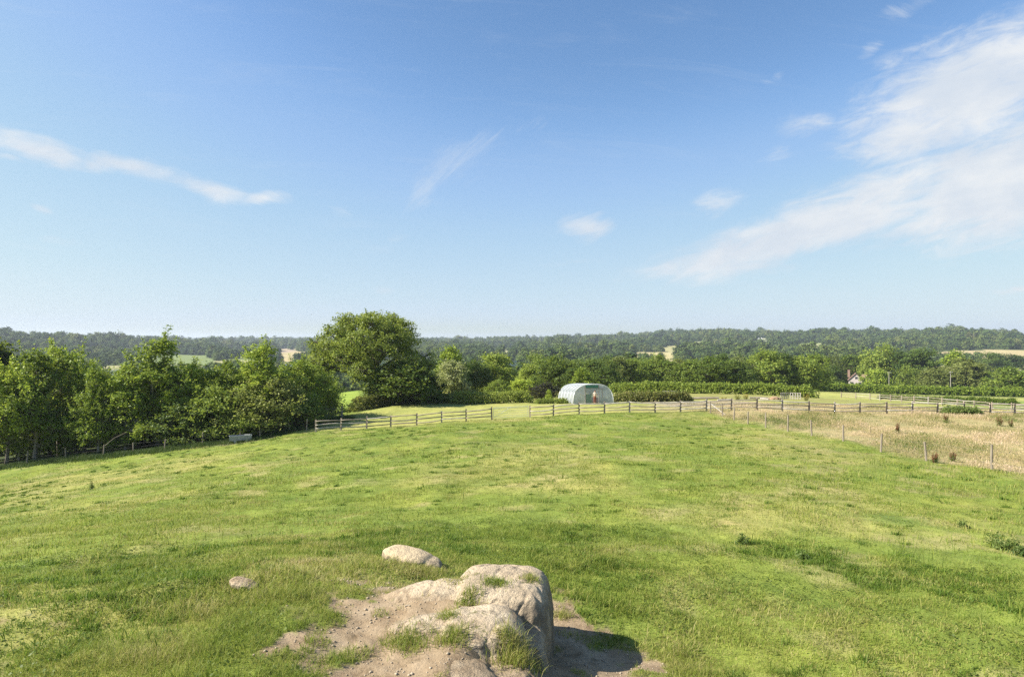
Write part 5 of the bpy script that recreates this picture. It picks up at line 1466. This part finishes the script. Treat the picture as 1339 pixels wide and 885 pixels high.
wn = t.new('ShaderNodeTexNoise'); wn.inputs['Scale'].default_value = 7; wn.inputs['Detail'].default_value = 3; t.l.new(cmb.outputs[0], wn.inputs['Vector'])
wsub = t.new('ShaderNodeVectorMath', operation='SUBTRACT'); t.l.new(wn.outputs['Color'], wsub.inputs[0]); wsub.inputs[1].default_value = (.5, .5, .5)
wsc = t.new('ShaderNodeVectorMath', operation='SCALE'); t.l.new(wsub.outputs[0], wsc.inputs[0]); wsc.inputs['Scale'].default_value = .055
wad = t.new('ShaderNodeVectorMath', operation='ADD'); t.l.new(cmb.outputs[0], wad.inputs[0]); t.l.new(wsc.outputs[0], wad.inputs[1])
WARP = wad.outputs[0]
def blob(px, py, a, b, ang, amp):
    mp = t.new('ShaderNodeMapping'); mp.vector_type = 'TEXTURE'
    mp.inputs['Location'].default_value = ((px - CX) / F, (CY - py) / F, 0); mp.inputs['Rotation'].default_value = (0, 0, math.radians(-ang)); mp.inputs['Scale'].default_value = (a / F, b / F, 1)
    t.l.new(WARP, mp.inputs[0])
    ln = t.new('ShaderNodeVectorMath', operation='LENGTH'); t.l.new(mp.outputs[0], ln.inputs[0])
    return t.m('MULTIPLY', t.ss(ln.outputs['Value'], 0, 1.15, 1, 0), amp)
def group(bl):
    r = None
    for q in bl:
        v = blob(*q); r = v if r is None else t.m('MAXIMUM', r, v)
    return r
wisp = group([(40, 190, 130, 30, 12, 1.0), (170, 217, 120, 24, 14, 1.0), (280, 246, 95, 18, 14, .95), (350, 261, 60, 15, 4, .95), (8, 208, 40, 8, 5, .7), (55, 266, 26, 12, 25, .55), (75, 313, 75, 12, 6, .4), (450, 281, 30, 16, 15, .42),
              (505, 377, 20, 12, 0, .4), (520, 312, 30, 14, 0, .35), (1012, 98, 32, 12, -20, .55), (1137, 66, 26, 14, -40, .5), (1185, 12, 70, 18, -15, .5), (1325, 380, 60, 8, -4, .7), (1000, 355, 200, 12, -4, .35), (760, 345, 100, 6, -4, .3)])
mass = group([(1270, 120, 230, 105, -26, 1.15), (1190, 160, 140, 80, -24, 1.05), (1300, 235, 240, 110, -16, 1.15), (1170, 245, 200, 50, -18, 1.0), (1090, 292, 270, 46, -15, 1.1), (930, 338, 150, 34, -13, .95), (1290, 270, 220, 52, -12, 1.0),
              (763, 297, 44, 30, 10, .8), (1050, 168, 56, 28, -12, .5), (1018, 205, 50, 20, -15, .3), (942, 268, 44, 28, -15, .42), (1335, 60, 90, 40, -20, .8)])
feather = group([(600, 208, 100, 42, -28, 1.0), (548, 250, 75, 28, -55, 1.0), (690, 165, 70, 22, -25, .5)])
nw = t.noise(rotated(math.radians(-13), 1.0, .22), 8.0, 10, .68, .8)
nf = t.noise(rotated(math.radians(42), 1.0, .16), 8.0, 9, .7, .5)
nm = t.noise(rotated(math.radians(17), 1.0, .26), 9.5, 12, .66, .7)
nm2 = t.noise(rotated(math.radians(22), 1.0, .5), 3.4, 5, .5, .3)
nm3 = t.noise(rotated(math.radians(55), 1.0, .5), 22.0, 6, .6, .5)
dw = t.m('MULTIPLY', t.ss(t.m('ADD', wisp, t.m('MULTIPLY', t.m('SUBTRACT', nw, .5), 1.5)), .15, 1.2), .9)
df = t.m('MULTIPLY', t.ss(t.m('ADD', feather, t.m('MULTIPLY', t.m('SUBTRACT', nf, .5), 2.2)), .35, 1.5), .42)
dm = t.m('ADD', mass, t.m('ADD', t.m('MULTIPLY', t.m('SUBTRACT', nm, .5), 1.5), t.m('MULTIPLY', t.m('SUBTRACT', nm2, .5), 1.0)))
dm = t.m('ADD', dm, t.m('MULTIPLY', t.m('SUBTRACT', nm3, .5), .3))
dm = t.m('MULTIPLY', t.ss(dm, .05, 1.05), .95)
dw = t.m('MULTIPLY', dw, t.ss(wisp, .03, .3)); df = t.m('MULTIPLY', df, t.ss(feather, .03, .35)); dm = t.m('MULTIPLY', dm, t.ss(mass, .02, .22))
dw = t.m('MAXIMUM', dw, df)
thin = t.m('MULTIPLY', t.ss(t.noise(rotated(math.radians(-6), 1.0, .12), 3.0, 8, .68, .8), .5, .85), .14)
dens = t.m('MAXIMUM', t.m('MAXIMUM', dw, dm), thin)
dens = t.m('MULTIPLY', dens, t.ss(Y, .08, .25)); dens = t.m('MULTIPLY', dens, t.ss(V, .01, .10))
shade = t.ss(t.noise(rotated(math.radians(13), 1.0, .5), 5.0, 6, .6), .35, .7)
CLOUD_B = 4.6
ccol = t.mix(shade, (CLOUD_B * .80, CLOUD_B * .88, CLOUD_B * .98), (CLOUD_B * 1.03, CLOUD_B * 1.05, CLOUD_B * 1.06))
SK = .0943
vm = t.new('ShaderNodeVectorMath', operation='SCALE'); t.l.new(sky.outputs[0], vm.inputs[0]); vm.inputs['Scale'].default_value = SK
cv = t.new('ShaderNodeRGBCurve'); t.l.new(vm.outputs[0], cv.inputs['Color'])
for ci_, pts_ in ((0, ((.1175, .088), (.185, .175), (.435, .30), (.8, .37), (1, .39))), (1, ((.185, .168), (.279, .274), (.495, .372), (.8, .425), (1, .44))), (2, ((.31, .318), (.42, .428), (.5, .436), (.8, .452), (1, .46)))):
    c_ = cv.mapping.curves[ci_]
    c_.points[0].location = (0, 0); c_.points[1].location = pts_[-1]
    for q_ in pts_[:-1]: c_.points.new(*q_)
cv.mapping.update()
vs_ = t.new('ShaderNodeVectorMath', operation='SCALE'); t.l.new(cv.outputs[0], vs_.inputs[0]); vs_.inputs['Scale'].default_value = 1 / SK
fin = t.mix(dens, vs_.outputs[0], ccol)
t.l.new(fin, bg.inputs[0]); bg.inputs[1].default_value = .085

cam = bpy.data.cameras.new('camera'); co = bpy.data.objects.new('camera', cam); COL.objects.link(co)
co.location = (0, 0, CAMZ); co.rotation_euler = (PI / 2, 0, 0)
cam.sensor_width = 36; cam.lens = F / 1339 * 36; cam.clip_start = .1; cam.clip_end = 40000
sc.camera = co
sc.view_settings.view_transform = 'Standard'; sc.view_settings.look = 'None'; sc.view_settings.gamma = 1; sc.view_settings.use_curve_mapping = False
sc.view_settings.exposure = 1.15
sc.render.engine = 'CYCLES'
cy_ = sc.cycles
cy_.max_bounces = 8; cy_.diffuse_bounces = 3; cy_.glossy_bounces = 2; cy_.transmission_bounces = 4; cy_.transparent_max_bounces = 8; cy_.volume_bounces = 0
cy_.use_denoising = False; cy_.sample_clamp_indirect = 2.0; cy_.caustics_reflective = False; cy_.caustics_refractive = False
